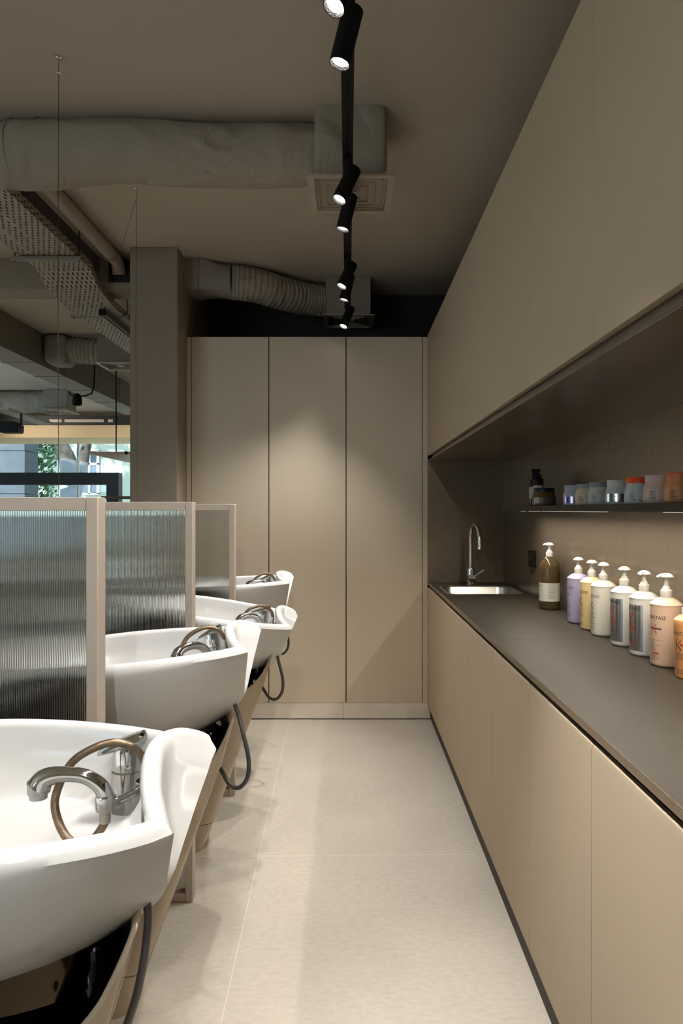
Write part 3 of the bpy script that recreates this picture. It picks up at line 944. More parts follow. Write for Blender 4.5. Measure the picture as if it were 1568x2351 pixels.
# even out the outer side wall between the corners
ne = (len(END) - 1) * NE
side_cols = list(range(ne + 1, NPT))
NO = 20
for _ in range(14):
    new = [[Vector(q) for q in r] for r in rings[:NO]]
    for a in range(1, NO - 2):
        for i in side_cols:
            q = (rings[a - 1][i] + rings[a + 1][i] + rings[a][i - 1] + rings[a][(i + 1) % NPT]) / 4
            new[a][i] = rings[a][i] * 0.5 + q * 0.5
    rings[:NO] = new
PIV = Vector((-0.42, 0.0, 0.80))
unit = thing('wash_unit', 'x', 'shampoo basin', (0, 0, 0), 'white shampoo basins')
basin = MB().loft(rings).build('basin', M['ceramic'], unit, angle=48, origin=PIV)

# chrome fittings ride on the basin
def onb(mb, name, m, **k):
    return mb.build(name, m, basin, **k)
ux, vy = -0.156, 0.150
onb(MB().lathe([(0.0265, -0.04), (0.0265, 0.032), (0.0242, 0.034), (0.0236, 0.072), (0.022, 0.076), (0.0, 0.078)], (ux, vy, 0.908), 32), 'mixer_body', M['chrome'])
lv = []
for i in range(17):
    t = i / 16
    x = 0.030 - 0.080 * t
    wd = 0.0262 * max(0.05, (1 - abs(2 * t - 0.80) ** 3.0 / 1.56)) ** 0.5 if t > 0.03 else 0.012
    zc = 0.9945 - 0.016 * t - 0.012 * t * t
    th = 0.0145 * (1 - 0.72 * t) * (0.55 if i == 0 else 1)
    lv.append([Vector((ux + x, vy + wd * math.cos(2 * math.pi * k / 28), zc + th * math.sin(2 * math.pi * k / 28))) for k in range(28)])
onb(MB().loft(lv), 'mixer_lever', M['chrome'])
hp = catmull([(-0.1075, 0.09, 0.9451), (-0.1054, 0.09, 0.9628), (-0.1201, 0.085, 0.9964), (-0.1554, 0.075, 1.0117), (-0.195, 0.06, 1.0002), (-0.2185, 0.05, 0.9778),
              (-0.2305, 0.035, 0.9363), (-0.2169, 0.022, 0.9019), (-0.1929, 0.012, 0.8810), (-0.1665, 0.012, 0.8830), (-0.1483, 0.018, 0.907), (-0.147, 0.02, 0.9214)], 8)
onb(MB().tube(hp, 0.0064, 14), 'spray_hose', M['brownhose'])
M['ferrule'] = mat('satin_ferrule', srgb(205, 198, 186), 0.3, metal=0.8)
onb(MB().lathe([(0.0082, 0), (0.0082, 0.012), (0.0074, 0.013), (0.0082, 0.014), (0.0082, 0.026)], (-.1473, .0198, .909), 16), 'hose_ferrule', M['ferrule'])
onb(MB().lathe([(0.0078, 0), (0.0078, 0.026)], (-.1068, .0900, .944), 16), 'hose_ferrule', M['ferrule'])
arm = MB()
arm.lathe([(0.0135, 0), (0.0148, 0.004), (0.0148, 0.020), (0.0130, 0.024)], (-.1475, .020, .928), 24)
arm.tube(catmull([(-.1460, .026, .934), (-.136, .042, .932), (-.120, .066, .934), (-.108, .088, .937), (-.088, .094, .937)], 6), [0.0070] * 14 + [0.0085] * 11, 14)
arm.lathe([(0.008, 0), (0.009, 0.010), (0.0145, 0.014), (0.0145, 0.020)], (-.1075, .09, .926), 20)
onb(arm, 'spray_holder', M['chrome'])
sp = catmull([(-0.1462, 0.020, 0.943), (-0.1505, 0.020, 0.957), (-0.162, 0.0195, 0.970), (-0.1834, 0.018, 0.9805), (-0.2150, 0.014, 0.9830), (-0.2365, 0.012, 0.9775), (-0.2450, 0.011, 0.966)], 6)
ns = len(sp)
rad = []
for i in range(ns):
    t = i / (ns - 1)
    rad.append(0.0132 - 0.0022 * math.sin(math.pi * t) + 0.0055 * max(0, (t - 0.6) / 0.4))
hs = MB().tube(sp, rad, 20)
hs.lathe([(0.0165, 0.012), (0.0158, -0.004), (0.0132, -0.0045), (0.0132, -0.012), (0, -0.012)], (-.2455, .011, .960), 22, cap1=False)
onb(hs, 'hand_spray', M['chrome'], origin=(-.1475, .020, .940))
onb(MB().box(-.0985, -.0960, 0.040, 0.066, 0.895, 0.945), 'overflow_cover', M['chrome'], bevel=0.0008)
onb(MB().lathe([(0.0, 0.004), (0.026, 0.004), (0.031, 0.001), (0.031, -0.002)], (-.43, 0, RIM - 0.1965), 28, cap0=False), 'drain_grid', M['chrome'])

# tilting collar and stand
MB().lathe([(0.118, 0.0), (0.134, 0.004), (0.140, 0.012), (0.140, 0.070)], (-.335, 0, 0.700), 56, ex=1.60, ey=0.98).build('tilt_collar', mat('dark_mirror_metal', srgb(70, 60, 50), 0.08, metal=1.0), unit)
MB().lathe([(0.10, 0.0), (0.10, 0.26)], (-.33, 0.01, 0.46), 40, ex=1.35, ey=0.95).build('tilt_drum', M['black'], unit)
def stand_ring(z, w, h, n=112, inner=0.0, ztop=None):
    out = []
    for k in range(n):
        a = 2 * math.pi * k / n
        ca, sa = math.cos(a), math.sin(a)
        ca2 = math.copysign(abs(ca) ** 0.38, ca); sa2 = math.copysign(abs(sa) ** 0.6, sa)
        zz = z
        if ztop is not None:
            cv = ((-1.0, 0.0), (0.0, 0.42), (0.26, 0.58), (0.556, 0.72), (0.80, 0.93), (0.90, 1.0), (1.0, 1.0))
            for (c0, s0), (c1, s1) in zip(cv[:-1], cv[1:]):
                if c0 <= ca <= c1 + 1e-9: s = s0 + (s1 - s0) * (ca - c0) / (c1 - c0)
            zz = ztop[0] + (ztop[1] - ztop[0]) * s
        ur = -0.384 + 0.408 * zz - 0.11 * max(0.0, zz - 0.62)
        u = ur - w + (w - inner) * ca2
        vv = (h - inner) * sa2
        u += 0.034 - 0.34 * max(0.0, vv + h) * (0.5 + 0.5 * ca2) * min(1.0, zz / 0.5)
        out.append(Vector((u, vv, zz)))
    return out
sh = [stand_ring(0.118, .105, .105), stand_ring(0.25, .112, .108), stand_ring(0.34, .118, .111), stand_ring(0.42, .126, .116),
      stand_ring(0, .140, .124, ztop=(.48, .69)), stand_ring(0, .148, .130, ztop=(.51, .785)), stand_ring(0, .150, .132, ztop=(.52, .808)),
      stand_ring(0, .150, .132, inner=.003, ztop=(.522, .811)), stand_ring(0, .150, .132, inner=.007, ztop=(.52, .808)), stand_ring(0, .149, .131, inner=.0085, ztop=(.512, .787))]
MB().loft(sh, cap1=False).build('stand_shell', M['shell'], unit, angle=50)
ln = [stand_ring(0, .149, .131, inner=.0086, ztop=(.513, .789)), stand_ring(0, .140, .124, inner=.010, ztop=(.46, .66)), stand_ring(0.38, .120, .112, inner=.012)]
MB().loft(ln, cap0=False).build('shell_lining', M['black'], unit, angle=50)
MB().loft([stand_ring(0.0, .103, .104), stand_ring(0.008, .105, .106), stand_ring(0.115, .105, .105)]).build('stand_foot', M['shell'], unit, angle=40)
MB().lathe([(0.012, 0), (0.0165, 0.004), (0.0165, 0.04), (0.013, 0.046), (0.013, 0.070), (0.010, 0.074), (0.010, 0.066), (0, 0.066)], (-.135, -.050, 0.690), 28).build('release_knob', M['blackgloss'], unit)
MB().lathe([(0.0, 0.006), (0.005, 0.005), (0.007, 0.0)], (-.135, -.131, 0.70), 16, axis=(0, -1, 0), cap0=False).build('screw_cap', M['chrome'], unit)
HB = catmull([(-.075, -.02, .835), (-.061, -.03, .805), (-.043, -.05, .751), (-.028, -.06, .690), (-.031, -.06, .640), (-.055, -.05, .6076), (-.085, -.03, .6076), (-.110, 0, .629), (-.128, .01, .655)], 7)
MB().tube(HB, 0.0062, 12).build('drain_hose', M['rubber'], unit)
# added unseen dark wash chair, darkens what shows through the fluted glass
UP = mat('black_upholstery', srgb(26, 25, 25), 0.55, bump=0.05, bscale=120)
MB().box(-1.62, -1.02, -.27, .27, .30, .46).build('chair_seat', UP, unit, bevel=0.04, seg=4)
MB().prism([(-1.10, .44), (-.98, .40), (-.70, .84), (-.74, .90), (-.82, .90)], 'y', -.25, .25).build('chair_backrest', UP, unit, bevel=0.03, seg=4)
for s in (-1, 1):
    MB().box(-1.60, -.95, s * .31 - .035, s * .31 + .035, .30, .64).build('armrest', UP, unit, bevel=0.02, seg=3)
MB().box(-1.50, -.75, -.20, .20, .0, .30).build('chair_base', UP, unit, bevel=0.01)
unit['label'] = 'white ceramic shampoo basin closest to the camera, cut by the left edge'
units = [(-0.224, 1.02, 1.0), (-0.246, 1.95, -4.5), (-0.236, 2.84, 8.5), (-0.290, 3.725, -3.2)]
ulab = [None, 'white ceramic shampoo basin behind the nearest fluted partition', 'white ceramic shampoo basin tilted down to the aisle, between second and third partition', 'white ceramic shampoo basin farthest away, before the tall cupboards']
for i in range(1, 4):
    r = dup(unit, (units[i][0], units[i][1], 0), ulab[i])
    b2_ = child(r, 'basin')
    child(b2_, 'hand_spray').rotation_euler = (0, math.radians(-6), math.radians((0, 42, 30, 8)[i]))
    b2_.rotation_euler = (0, math.radians(units[i][2]), 0)
# the nearest one: its drain hose hangs further to the left
oldh = child(unit, 'drain_hose')
me_old = oldh.data
bpy.data.objects.remove(oldh)
HB1 = catmull([(-.080, -.03, .85), (-.066, -.03, .803), (-.068, -.03, .755), (-.0747, -.03, .7106), (-.087, -.03, .6595), (-.115, -.03, .59), (-.155, -.02, .54), (-.19, 0, .53), (-.215, .01, .56)], 7)
MB().tube(HB1, 0.0062, 12).build('drain_hose', M['rubber'], unit)
unit.location = (units[0][0], units[0][1], 0)
basin.rotation_euler = (0, math.radians(units[0][2]), 0)
# ------------------------------------------------------------------ bottles on the worktop
TOPZ = 0.9081
INK = mat('black_print', srgb(34, 28, 28), 0.5)
REDINK = mat('red_print', srgb(196, 52, 24), 0.4)
ORINK = mat('orange_print', srgb(214, 120, 60), 0.5)
SILV = mat('silver_foil', (0.62, 0.62, 0.63, 1), 0.22, metal=1.0)
LILINK = mat('violet_print', srgb(70, 60, 92), 0.5)
BX, BR = 0.970, 0.0455
PUMPROF = [(0.0163, 0.0), (0.0168, 0.001), (0.0168, 0.0205), (0.0160, 0.0215), (0.0128, 0.0222), (0.0122, 0.0262), (0.0105, 0.0275), (0.0092, 0.0320), (0.0070, 0.0335), (0.0064, 0.0520), (0.0130, 0.0525), (0.0130, 0.0555)]
def pump(root, z0, m, ang=math.radians(215), tall=0.0):
    p = MB().lathe([(r, h if h < 0.034 else h + tall) for r, h in PUMPROF], (0, 0, z0), 28).build('pump', m, root)
    h = MB()
    zc = z0 + 0.0545 + tall
    h.lathe([(0.0125, 0.0), (0.0205, 0.0002), (0.0208, 0.0012), (0.0180, 0.0060), (0.0130, 0.0100), (0.0070, 0.0122), (0.0, 0.0128)], (0, 0, zc), 28, cap1=False)
    d = Vector((math.cos(ang), math.sin(ang), 0))
    h.tube([d * 0.006 + Vector((0, 0, zc + 0.0060)), d * 0.018 + Vector((0, 0, zc + 0.0050)), d * 0.028 + Vector((0, 0, zc + 0.0016)), d * 0.031 + Vector((0, 0, zc - 0.0006))], [0.0060, 0.0055, 0.0040, 0.0032], 12)
    h.build('pump_head', m, p)
    return p
RT, RI = None, None
FA = math.pi * 1.02   # labels face the aisle
LFA = [FA]
random.seed(3)
def lines(mb, rad, z, n, x0, dz=0.0042, hh=0.0011, wmax=0.034, wmin=0.016, FA=None):
    FA = FA or LFA[0]
    for k in range(n):
        w = random.uniform(wmin, wmax)
        x = x0
        while x < x0 + w:
            ww = random.uniform(0.003, 0.007)
            wrap(mb, strip(x, min(x + ww, x0 + w), -hh / 2, hh / 2, 2), rad, FA, z - k * dz)
            x += ww + 0.001
def big_k(s):
    """A tall K with curved arms, height about s."""
    vs, fs = [], []
    def stroke(pts, ws):
        b = len(vs)
        for i, (p, w) in enumerate(zip(pts, ws)):
            a = Vector(pts[max(i - 1, 0)]); c = Vector(pts[min(i + 1, len(pts) - 1)])
            t = (c - a).normalized(); nn = Vector((-t.y, t.x))
            for sg in (1, -1): vs.append(Vector((p[0] + nn.x * w * sg, p[1] + nn.y * w * sg, 0)))
        for i in range(len(pts) - 1): fs.append((b + 2 * i, b + 2 * i + 2, b + 2 * i + 3, b + 2 * i + 1))
    stroke([(-.26 * s, (-.5 + i / 8) * s) for i in range(9)], [0.045 * s] * 9)
    up = [(-.22 * s + .50 * s * (i / 10), (.02 + .46 * (i / 10) ** 1.5) * s) for i in range(11)]
    stroke(up, [0.02 * s + 0.025 * s * (i / 10) for i in range(11)])
    dn = [(-.22 * s + .52 * s * (i / 10), (.04 - .54 * (i / 10) ** 1.3) * s) for i in range(11)]
    stroke(dn, [0.025 * s + 0.04 * s * (i / 10) for i in range(11)])
    return vs, fs
def bottle(y, body_col, label, kind, tall=0.0, x=BX, drop=0.0, beak=225, FA=FA):
    LFA[0] = FA
    m = mat('bottle_plastic_' + kind, body_col, 0.38, spec=0.45)
    t = thing('pump_bottle', label, 'bottle', (0, 0, 0), 'salon pump bottles on the worktop')
    r = BR
    H = 0.186 - drop
    MB().lathe([(0.036, 0.0), (r - 0.005, 0.001), (r - 0.001, 0.006), (r, 0.012), (r - 0.0003, H - 0.010), (r, H - 0.003), (r + 0.0009, H), (r - 0.0010, H + 0.0032), (0.0300, H + 0.0150), (0.0170, H + 0.0205), (0.0155, H + 0.0225)], (0, 0, 0), 56).build('body', m, t, angle=28)
    pump(t, H + 0.0215, M['whiteplastic'], ang=math.radians(beak), tall=tall)
    R1 = r + 0.0003
    ink = MB(); fine = MB()
    def put(vf, z, mb=ink, ang=FA, rr=R1): wrap(mb, vf, rr, ang, z)
    if kind in ('silver', 'foil'):
        lab = MB(); wrap(lab, strip(-0.046, 0.046, -0.074, 0.074, 40), r + 0.0002, FA, 0.0905)
        lab.build('foil_label', SILV, t, recalc=False)
        R1 = r + 0.0005
        put(text_mesh('KÉRASTASE', 0.0148, space=0.97), 0.1520, rr=R1)
        red = MB(); put(big_k(0.056), 0.112, red, rr=R1)
        put(text_mesh('PREMIÈRE', 0.0056), 0.0775, red, rr=R1)
        if kind == 'foil':
            for zz, ww in ((0.056, 0.006), (0.048, 0.010), (0.041, 0.013), (0.034, 0.009)): put(strip(-0.012, -0.012 + ww * 1.6, -0.002, 0.002, 3), zz, red, rr=R1)
        else:
            for zz in (0.066, 0.059, 0.052, 0.045): put(strip(-0.010, -0.004, -0.002, 0.002, 2), zz, red, rr=R1)
        red.build('red_lettering', REDINK, t, recalc=False)
        lines(fine, R1, 0.064, 7, -0.016, 0.0046)
        ink.build('lettering', INK, t, recalc=False)
        fine.build('fine_print', INK, t, recalc=False)
    else:
        z0 = 0.1475 if kind != 'cone' else 0.128
        put(text_mesh('KÉRASTASE', 0.0150, space=0.97), z0)
        put(text_mesh('PARIS', 0.0040), z0 - 0.0105)
        if kind == 'peach':
            red = MB(); put(big_k(0.030), 0.1145, red); put(strip(-0.006, 0.016, -0.0022, 0.0022, 4), 0.0400, red)
            band = MB(); put(strip(-0.022, 0.024, -0.0028, 0.0028, 10), 0.1145, band, rr=r + 0.0001); band.build('silver_band', SILV, t, recalc=False)
            org = MB(); put(text_mesh('GENESIS', 0.0052, space=1.4), 0.0945, org); org.build('orange_lettering', ORINK, t, recalc=False)
            red.build('red_lettering', REDINK, t, recalc=False)
            put(text_mesh('BAIN RENFORCATEUR', 0.0042), 0.0800)
            lines(fine, R1, 0.0735, 6, -0.016, 0.0045); lines(fine, R1, 0.0480, 1, -0.008, wmax=0.02); lines(fine, R1, 0.0330, 4, -0.014, 0.0042)
        elif kind == 'cream':
            put(big_k(0.030), 0.1130); lines(fine, R1, 0.094, 1, -0.012, hh=0.002); lines(fine, R1, 0.085, 9, -0.012); lines(fine, R1, 0.030, 4, -0.012)
        elif kind == 'pearl':
            put(big_k(0.026), 0.1130); put(text_mesh('K  R  I', 0.006), 0.1130, ang=FA + 0.25); lines(fine, R1, 0.088, 8, -0.012, 0.005, 0.0015)
            org = MB(); lines(org, R1, 0.098, 1, -0.012, hh=0.0018); lines(org, R1, 0.044, 1, -0.012, hh=0.003); org.build('orange_lettering', ORINK, t, recalc=False)
            lines(fine, R1, 0.035, 4, -0.012)
        elif kind == 'lilac':
            band = MB(); put(strip(-0.012, 0.016, -0.0035, 0.0035, 6), 0.1200, band); band.build('silver_band', SILV, t, recalc=False)
            lines(fine, R1, 0.092, 8, -0.012); lines(fine, R1, 0.045, 1, -0.008); lines(fine, R1, 0.036, 1, -0.012, hh=0.0035)
        ink.build('lettering', LILINK if kind == 'lilac' else INK, t, recalc=False)
        fine.build('fine_print', LILINK if kind == 'lilac' else INK, t, recalc=False)
    t.location = (x, y, TOPZ)
    return t
bottle(2.868, srgb(172, 162, 196), 'lilac pump bottle with white pump, first of the row from the amber bottle', 'lilac', beak=262, FA=math.pi * 0.99)
bottle(2.710, srgb(232, 204, 150), 'pale yellow pump bottle with white pump on the brown worktop', 'cream', beak=258)
bottle(2.581, srgb(226, 220, 206), 'plain white pump bottle with black print, beside the yellow bottle', 'pearl', x=0.968, beak=255)
bottle(2.392, srgb(226, 222, 214), 'white pump bottle with silver label and red K, next to the plain white bottle', 'silver')
bottle(2.232, srgb(226, 222, 214), 'white pump bottle with silver label and red K, next to the peach bottle', 'foil')
bottle(2.078, srgb(228, 196, 168), 'peach pump bottle with red K and white pump', 'peach', tall=0.006, beak=188, FA=math.pi * 1.10)

LFA[0] = FA
# orange tube-shaped bottle at the right edge: wider at the shoulder than at the foot
t = thing('conical_bottle', 'orange bottle narrowing to its base, cut by the right edge on the worktop', 'bottle', (0, 0, 0))
cone = [(0.034, 0.0), (0.0375, 0.002), (0.0385, 0.008), (0.0425, 0.150), (0.0432, 0.158), (0.0415, 0.163), (0.028, 0.175), (0.018, 0.178)]
MB().lathe(cone, (0, 0, 0), 48).build('body', mat('bottle_plastic_orange', srgb(226, 160, 104), 0.4), t, angle=28)
def rc(z): return 0.0385 + (0.0425 - 0.0385) * (z - 0.008) / 0.142 + 0.0004
ink = MB()
for vf, z in ((text_mesh('KÉRASTASE', 0.0140), 0.126), (big_k(0.028), 0.094)): wrap(ink, vf, rc(z), FA + 0.25, z)
for z in (0.070, 0.066, 0.062, 0.058, 0.054, 0.026, 0.022, 0.016): lines(ink, rc(z), z, 1, 0.0, hh=0.0012)
ink.build('lettering', INK, t, recalc=False)
red = MB(); wrap(red, strip(0.006, 0.034, -0.003, 0.003, 8), rc(0.095), FA + 0.25, 0.095); red.build('red_band', REDINK, t, recalc=False)
MB().lathe([(0.020, 0.0), (0.022, 0.001), (0.022, 0.02), (0.019, 0.022), (0, 0.022)], (0, 0, 0.1755), 32, cap1=False).build('cap', M['whiteplastic'], t)
t.location = (0.966, 1.925, TOPZ)

# amber bottle
t = thing('amber_bottle', 'large amber glass-like bottle with white label and white pump, next to the sink', 'bottle', (0, 0, 0))
am = bpy.data.materials.new('amber_translucent'); am.use_nodes = True
b_ = am.node_tree.nodes['Principled BSDF']
b_.inputs['Base Color'].default_value = srgb(140, 116, 78); b_.inputs['Roughness'].default_value = 0.06; b_.inputs['Transmission Weight'].default_value = 0.75; b_.inputs['IOR'].default_value = 1.35
r = 0.0485
MB().lathe([(0.040, 0.0), (0.0455, 0.001), (0.0482, 0.006), (r, 0.012), (r, 0.196), (0.0470, 0.208), (0.0420, 0.222), (0.0335, 0.234), (0.0230, 0.243), (0.0160, 0.248), (0.0145, 0.258)], (0, 0, 0), 56).build('body', am, t)
MB().lathe([(0.0, 0.003), (r - 0.004, 0.003), (r - 0.0025, 0.010), (r - 0.0025, 0.180), (0.0, 0.180)], (0, 0, 0), 40, cap0=False, cap1=False).build('contents', mat('brown_liquid', srgb(104, 90, 64), 0.3), t)
MB().lathe([(0.0035, 0.01), (0.0035, 0.25)], (0, 0, 0), 10).build('dip_tube', M['whiteplastic'], t)
pump(t, 0.2495, M['whiteplastic'], ang=math.radians(140), tall=0.0)
lab = MB(); wrap(lab, strip(-0.100, 0.100, -0.043, 0.043, 60), r + 0.0003, FA + 0.5, 0.083); lab.build('paper_label', mat('white_label_paper', srgb(206, 200, 190), 0.6), t, recalc=False)
ink = MB()
wrap(ink, text_mesh('repair', 0.0135), r + 0.0006, FA + 0.18, 0.113)
random.seed(5)
for z in (0.094, 0.087, 0.080, 0.072, 0.066, 0.058): lines(ink, r + 0.0006, z, 1, -0.012, hh=0.0012, wmax=0.03)
xx = 0.053
for k in range(17):
    z = 0.121 - 0.0042 * k
    wrap(ink, strip(xx, xx + (0.034 if k < 12 else 0.034), -0.0005, 0.0005, 6), r + 0.0006, FA, z)
ink.build('lettering', INK, t, recalc=False)
t.location = (0.9655, 3.265, TOPZ)

# ------------------------------------------------------------------ jars on the shelf
SZ = 1.4001
def jar(y, x, label, body, lid, kind, ridged=False, band=None, name='hair_mask_jar', r=0.0440, h=0.083, grp='hair mask jars on the shelf'):
    t = thing(name, label, 'jar', (0, 0, 0), grp)
    k = r / 0.0440; s = h / 0.083
    MB().lathe([(0.036 * k, 0.0), (0.0415 * k, 0.0008 * s), (0.0436 * k, 0.004 * s), (0.0440 * k, 0.008 * s), (0.0440 * k, 0.036 * s), (0.0425 * k, 0.046 * s), (0.0385 * k, 0.057 * s), (0.0368 * k, 0.062 * s), (0.0365 * k, 0.066 * s)], (0, 0, 0), 48).build('body', body, t)
    lp = [(0.0372 * k, 0.0645 * s), (0.0385 * k, 0.0650 * s), (0.0385 * k, 0.0812 * s), (0.0375 * k, 0.0830 * s), (0, 0.0830 * s)]
    if ridged: lp = [(0.0372 * k, 0.0645 * s), (0.0388 * k, 0.0650 * s), (0.0388 * k, 0.0685 * s), (0.0382 * k, 0.0690 * s), (0.0388 * k, 0.0695 * s), (0.0388 * k, 0.0745 * s), (0.0382 * k, 0.0750 * s), (0.0388 * k, 0.0755 * s), (0.0386 * k, 0.0812 * s), (0.0375 * k, 0.0830 * s), (0, 0.0830 * s)]
    MB().lathe(lp, (0, 0, 0), 48, cap1=False).build('lid', lid, t)
    R1 = 0.0440 * k + 0.0003
    if band:
        bm_ = MB(); bm_.lathe([(R1, 0.008 * s), (R1, 0.036 * s)], (0, 0, 0), 64, cap0=False, cap1=False); bm_.build('foil_band', band, t, recalc=True)
        R1 += 0.0003
    ink = MB()
    A0 = math.pi * 1.22
    random.seed(int(y * 1000))
    for q in range(6):
        z = (0.034 - 0.0042 * q) * s
        w = random.uniform(0.008, 0.022)
        wrap(ink, strip(-0.006, -0.006 + w, -0.0006, 0.0006, 4), R1, A0, z)
    wrap(ink, strip(0.004, 0.012, -0.0007, 0.0007, 2), R1, A0, 0.009 * s)
    wrap(ink, strip(0.022, 0.032, -0.0007, 0.0007, 2), R1, A0, 0.009 * s)
    ink.build('lettering', INK, t, recalc=False)
    t.location = (x, y, SZ)
    return t
def pl(nm, c, rough=0.4): return mat('jar_' + nm, srgb(*[min(255, q * 1.12) for q in c]), rough)
violet = mat('violet_foil', (0.42, 0.36, 0.66, 1), 0.2, metal=1.0)
jar(2.868, 0.950, 'pale lilac jar with a shiny violet band on the shelf', pl('lilac', (188, 190, 200)), pl('lilac_lid', (180, 184, 198)), 'a', band=violet)
jar(2.717, 0.950, 'cream jar with ribbed grey lid on the shelf', pl('cream', (218, 200, 164)), pl('grey_lid', (160, 156, 148)), 'b', ridged=True)
jar(2.5575, 0.945, 'light grey jar with ribbed dark grey lid on the shelf', pl('grey', (200, 196, 190)), pl('dark_lid', (140, 142, 146)), 'c', ridged=True)
jar(2.368, 0.940, 'white jar with a shiny silver band on the shelf', pl('white', (204, 200, 192)), pl('white_lid', (202, 198, 190)), 'd', band=SILV)
jar(2.180, 0.930, 'white jar with a bright orange-red lid on the shelf', pl('white2', (196, 196, 190)), pl('red_lid', (240, 78, 10)), 'e')
jar(2.030, 0.925, 'pinkish beige jar with pale pink lid on the shelf', pl('pink', (204, 178, 160)), pl('pink_lid', (206, 182, 176)), 'f')
jar(1.889, 0.920, 'orange-brown jar with ribbed copper lid, at the right edge on the shelf', pl('orange', (196, 134, 84)), pl('copper_lid', (190, 108, 62)), 'g', ridged=True)
aj = jar(3.080, 0.886, 'wide amber jar with black lid on the shelf, before the dark pump bottle', pl('amber', (96, 72, 40), 0.15), pl('black_lid', (12, 14, 18)), 'h', r=0.0520, h=0.079, band=mat('jar_label_paper', srgb(92, 88, 80), 0.4))
lab = MB(); wrap(lab, strip(-0.018, 0.012, -0.0125, 0.0135, 10), 0.0530, math.pi * 1.22, 0.0225)
lab2 = lab.build('paper_label', mat('jar_label_white', srgb(190, 186, 178), 0.6), None, recalc=False)
lab2.parent = aj
def dark_bottle(x, y, r, h, label, pumped):
    t = thing('dark_amber_bottle', label, 'bottle', (0, 0, 0), 'dark amber bottles on the shelf')
    g = bpy.data.materials.get('dark_amber') or mat('dark_amber', srgb(40, 26, 18), 0.12)
    MB().lathe([(r * 0.85, 0), (r, 0.004), (r, h * 0.72), (r * 0.93, h * 0.745), (r * 0.45, h * 0.76)], (0, 0, 0), 36).build('body', g, t)
    lab = MB(); wrap(lab, strip(-r * 1.6, r * 1.6, -h * 0.17, h * 0.17, 24), r + 0.0003, math.pi * 1.2, h * 0.38); lab.build('paper_label', bpy.data.materials['jar_label_white'], t, recalc=False)
    if pumped:
        p = MB().lathe([(r * 0.52, h * 0.755), (r * 0.55, h * 0.76), (r * 0.55, h * 0.85), (r * 0.3, h * 0.86), (r * 0.2, h * 0.87), (r * 0.2, h * 0.94)], (0, 0, 0), 24).build('pump', M['black'], t)
        MB().box(-0.034, 0.010, -0.009, 0.009, h * 0.94, h * 1.0).build('pump_head', M['black'], p, bevel=0.003)
    else:
        MB().lathe([(r * 0.5, h * 0.755), (r * 0.5, h * 0.98), (r * 0.4, h)], (0, 0, 0), 24).build('cap', M['black'], t)
    t.location = (x, y, SZ)
dark_bottle(0.905, 3.240, 0.0250, 0.174, 'dark amber bottle with black pump behind the wide amber jar', True)
dark_bottle(0.910, 3.325, 0.0245, 0.168, 'slim dark amber bottle half hidden behind the dark pump bottle', False)
# ------------------------------------------------------------------ far end of the salon
fd = thing('flexible_duct', 'short ribbed duct with diffuser box in the far salon, left of the column', 'duct', (-2.9, 6.5, CZ))
bx = MB().box(-2.824, -2.60, 6.30, 6.58, 2.74, CZ - 0.002).build('elbow_box', M['ductmetal'], fd, bevel=0.06, seg=4)
pth = catmull([(-2.62, 6.44, 2.885), (-2.54, 6.44, 2.885), (-2.44, 6.45, 2.880), (-2.32, 6.46, 2.872)], 24)
MB().loft(wob(pipe_rings(pth, lambda t: 0.118 + 0.006 * math.sin(t * 2 * math.pi * 9), 40), 0.02, 12)).build('ribbed_hose', M['duct'], fd, angle=80)
MB().box(-2.325, -1.99, 6.33, 6.66, 2.757, CZ - 0.002).build('diffuser_box', M['ductmetal'], fd, bevel=0.003)
diffuser(fd, -2.157, 6.31, 2.742)

rdct = thing('sheet_metal_duct', 'long rectangular grey duct running to the shop front under the ceiling', 'duct', (-2.98, 7.2, CZ))
dm = MB().box(-3.13, -2.836, 5.4, 9.6, 2.72, CZ - 0.002).build('duct_run', M['ductmetal'], rdct, smooth=False)
for y in (6.19, 6.85, 7.65, 8.5):
    MB().box(-3.136, -2.830, y - 0.012, y + 0.012, 2.714, CZ - 0.001).build('flange', M['ductmetal'], dm, smooth=False)

bd = thing('padded_duct', 'dark padded duct with small diffuser near the shop front', 'duct', (-4.8, 9.4, CZ))
path = [(-6.4 + 2.3 * i / 30, 9.4, 2.87) for i in range(31)]
MB().loft(wob(pipe_rings(path, lambda t: 0.15 + 0.004 * math.sin(t * 40), 32), 0.03, 5)).build('duct_sleeve', M['duct'], bd, angle=80)
MB().box(-4.12, -3.80, 9.24, 9.56, 2.74, CZ - 0.002).build('diffuser_box', M['ductmetal'], bd, bevel=0.004)
diffuser(bd, -3.96, 9.19, 2.72, 0.40)

# wall light on a bent black arm
sl_ = thing('hanging_spotlight', 'small black spotlight on a bent arm hanging in the far salon', 'spotlight', (-2.9, 7.3, CZ))
def at(px, py, Y): return Vector(((px - 798) * Y / 1567, Y, 1.38 - (py - 1171) * Y / 1567))
arm = MB()
arm.tube([at(217, 860, 7.3), at(215, 890, 7.3), at(211, 903, 7.3), at(196, 909, 7.3), at(178, 910, 7.3), at(163, 907, 7.3), at(158, 899, 7.3)], 0.008, 10)
arm.tube([at(217, 860, 7.3), at(217, 800, 7.3), Vector((at(217, 860, 7.3).x, 7.3, CZ - 0.001))], 0.006, 8)
arm.build('bent_arm', M['black'], sl_)
c = at(178, 906, 7.3)
MB().lathe([(0.012, -0.012), (0.030, 0.0), (0.046, 0.035), (0.052, 0.075), (0.050, 0.110), (0.044, 0.112), (0.040, 0.085), (0, 0.080)], c, 28, axis=(0, -0.15, -1), cap1=False).build('lamp_body', M['black'], sl_)
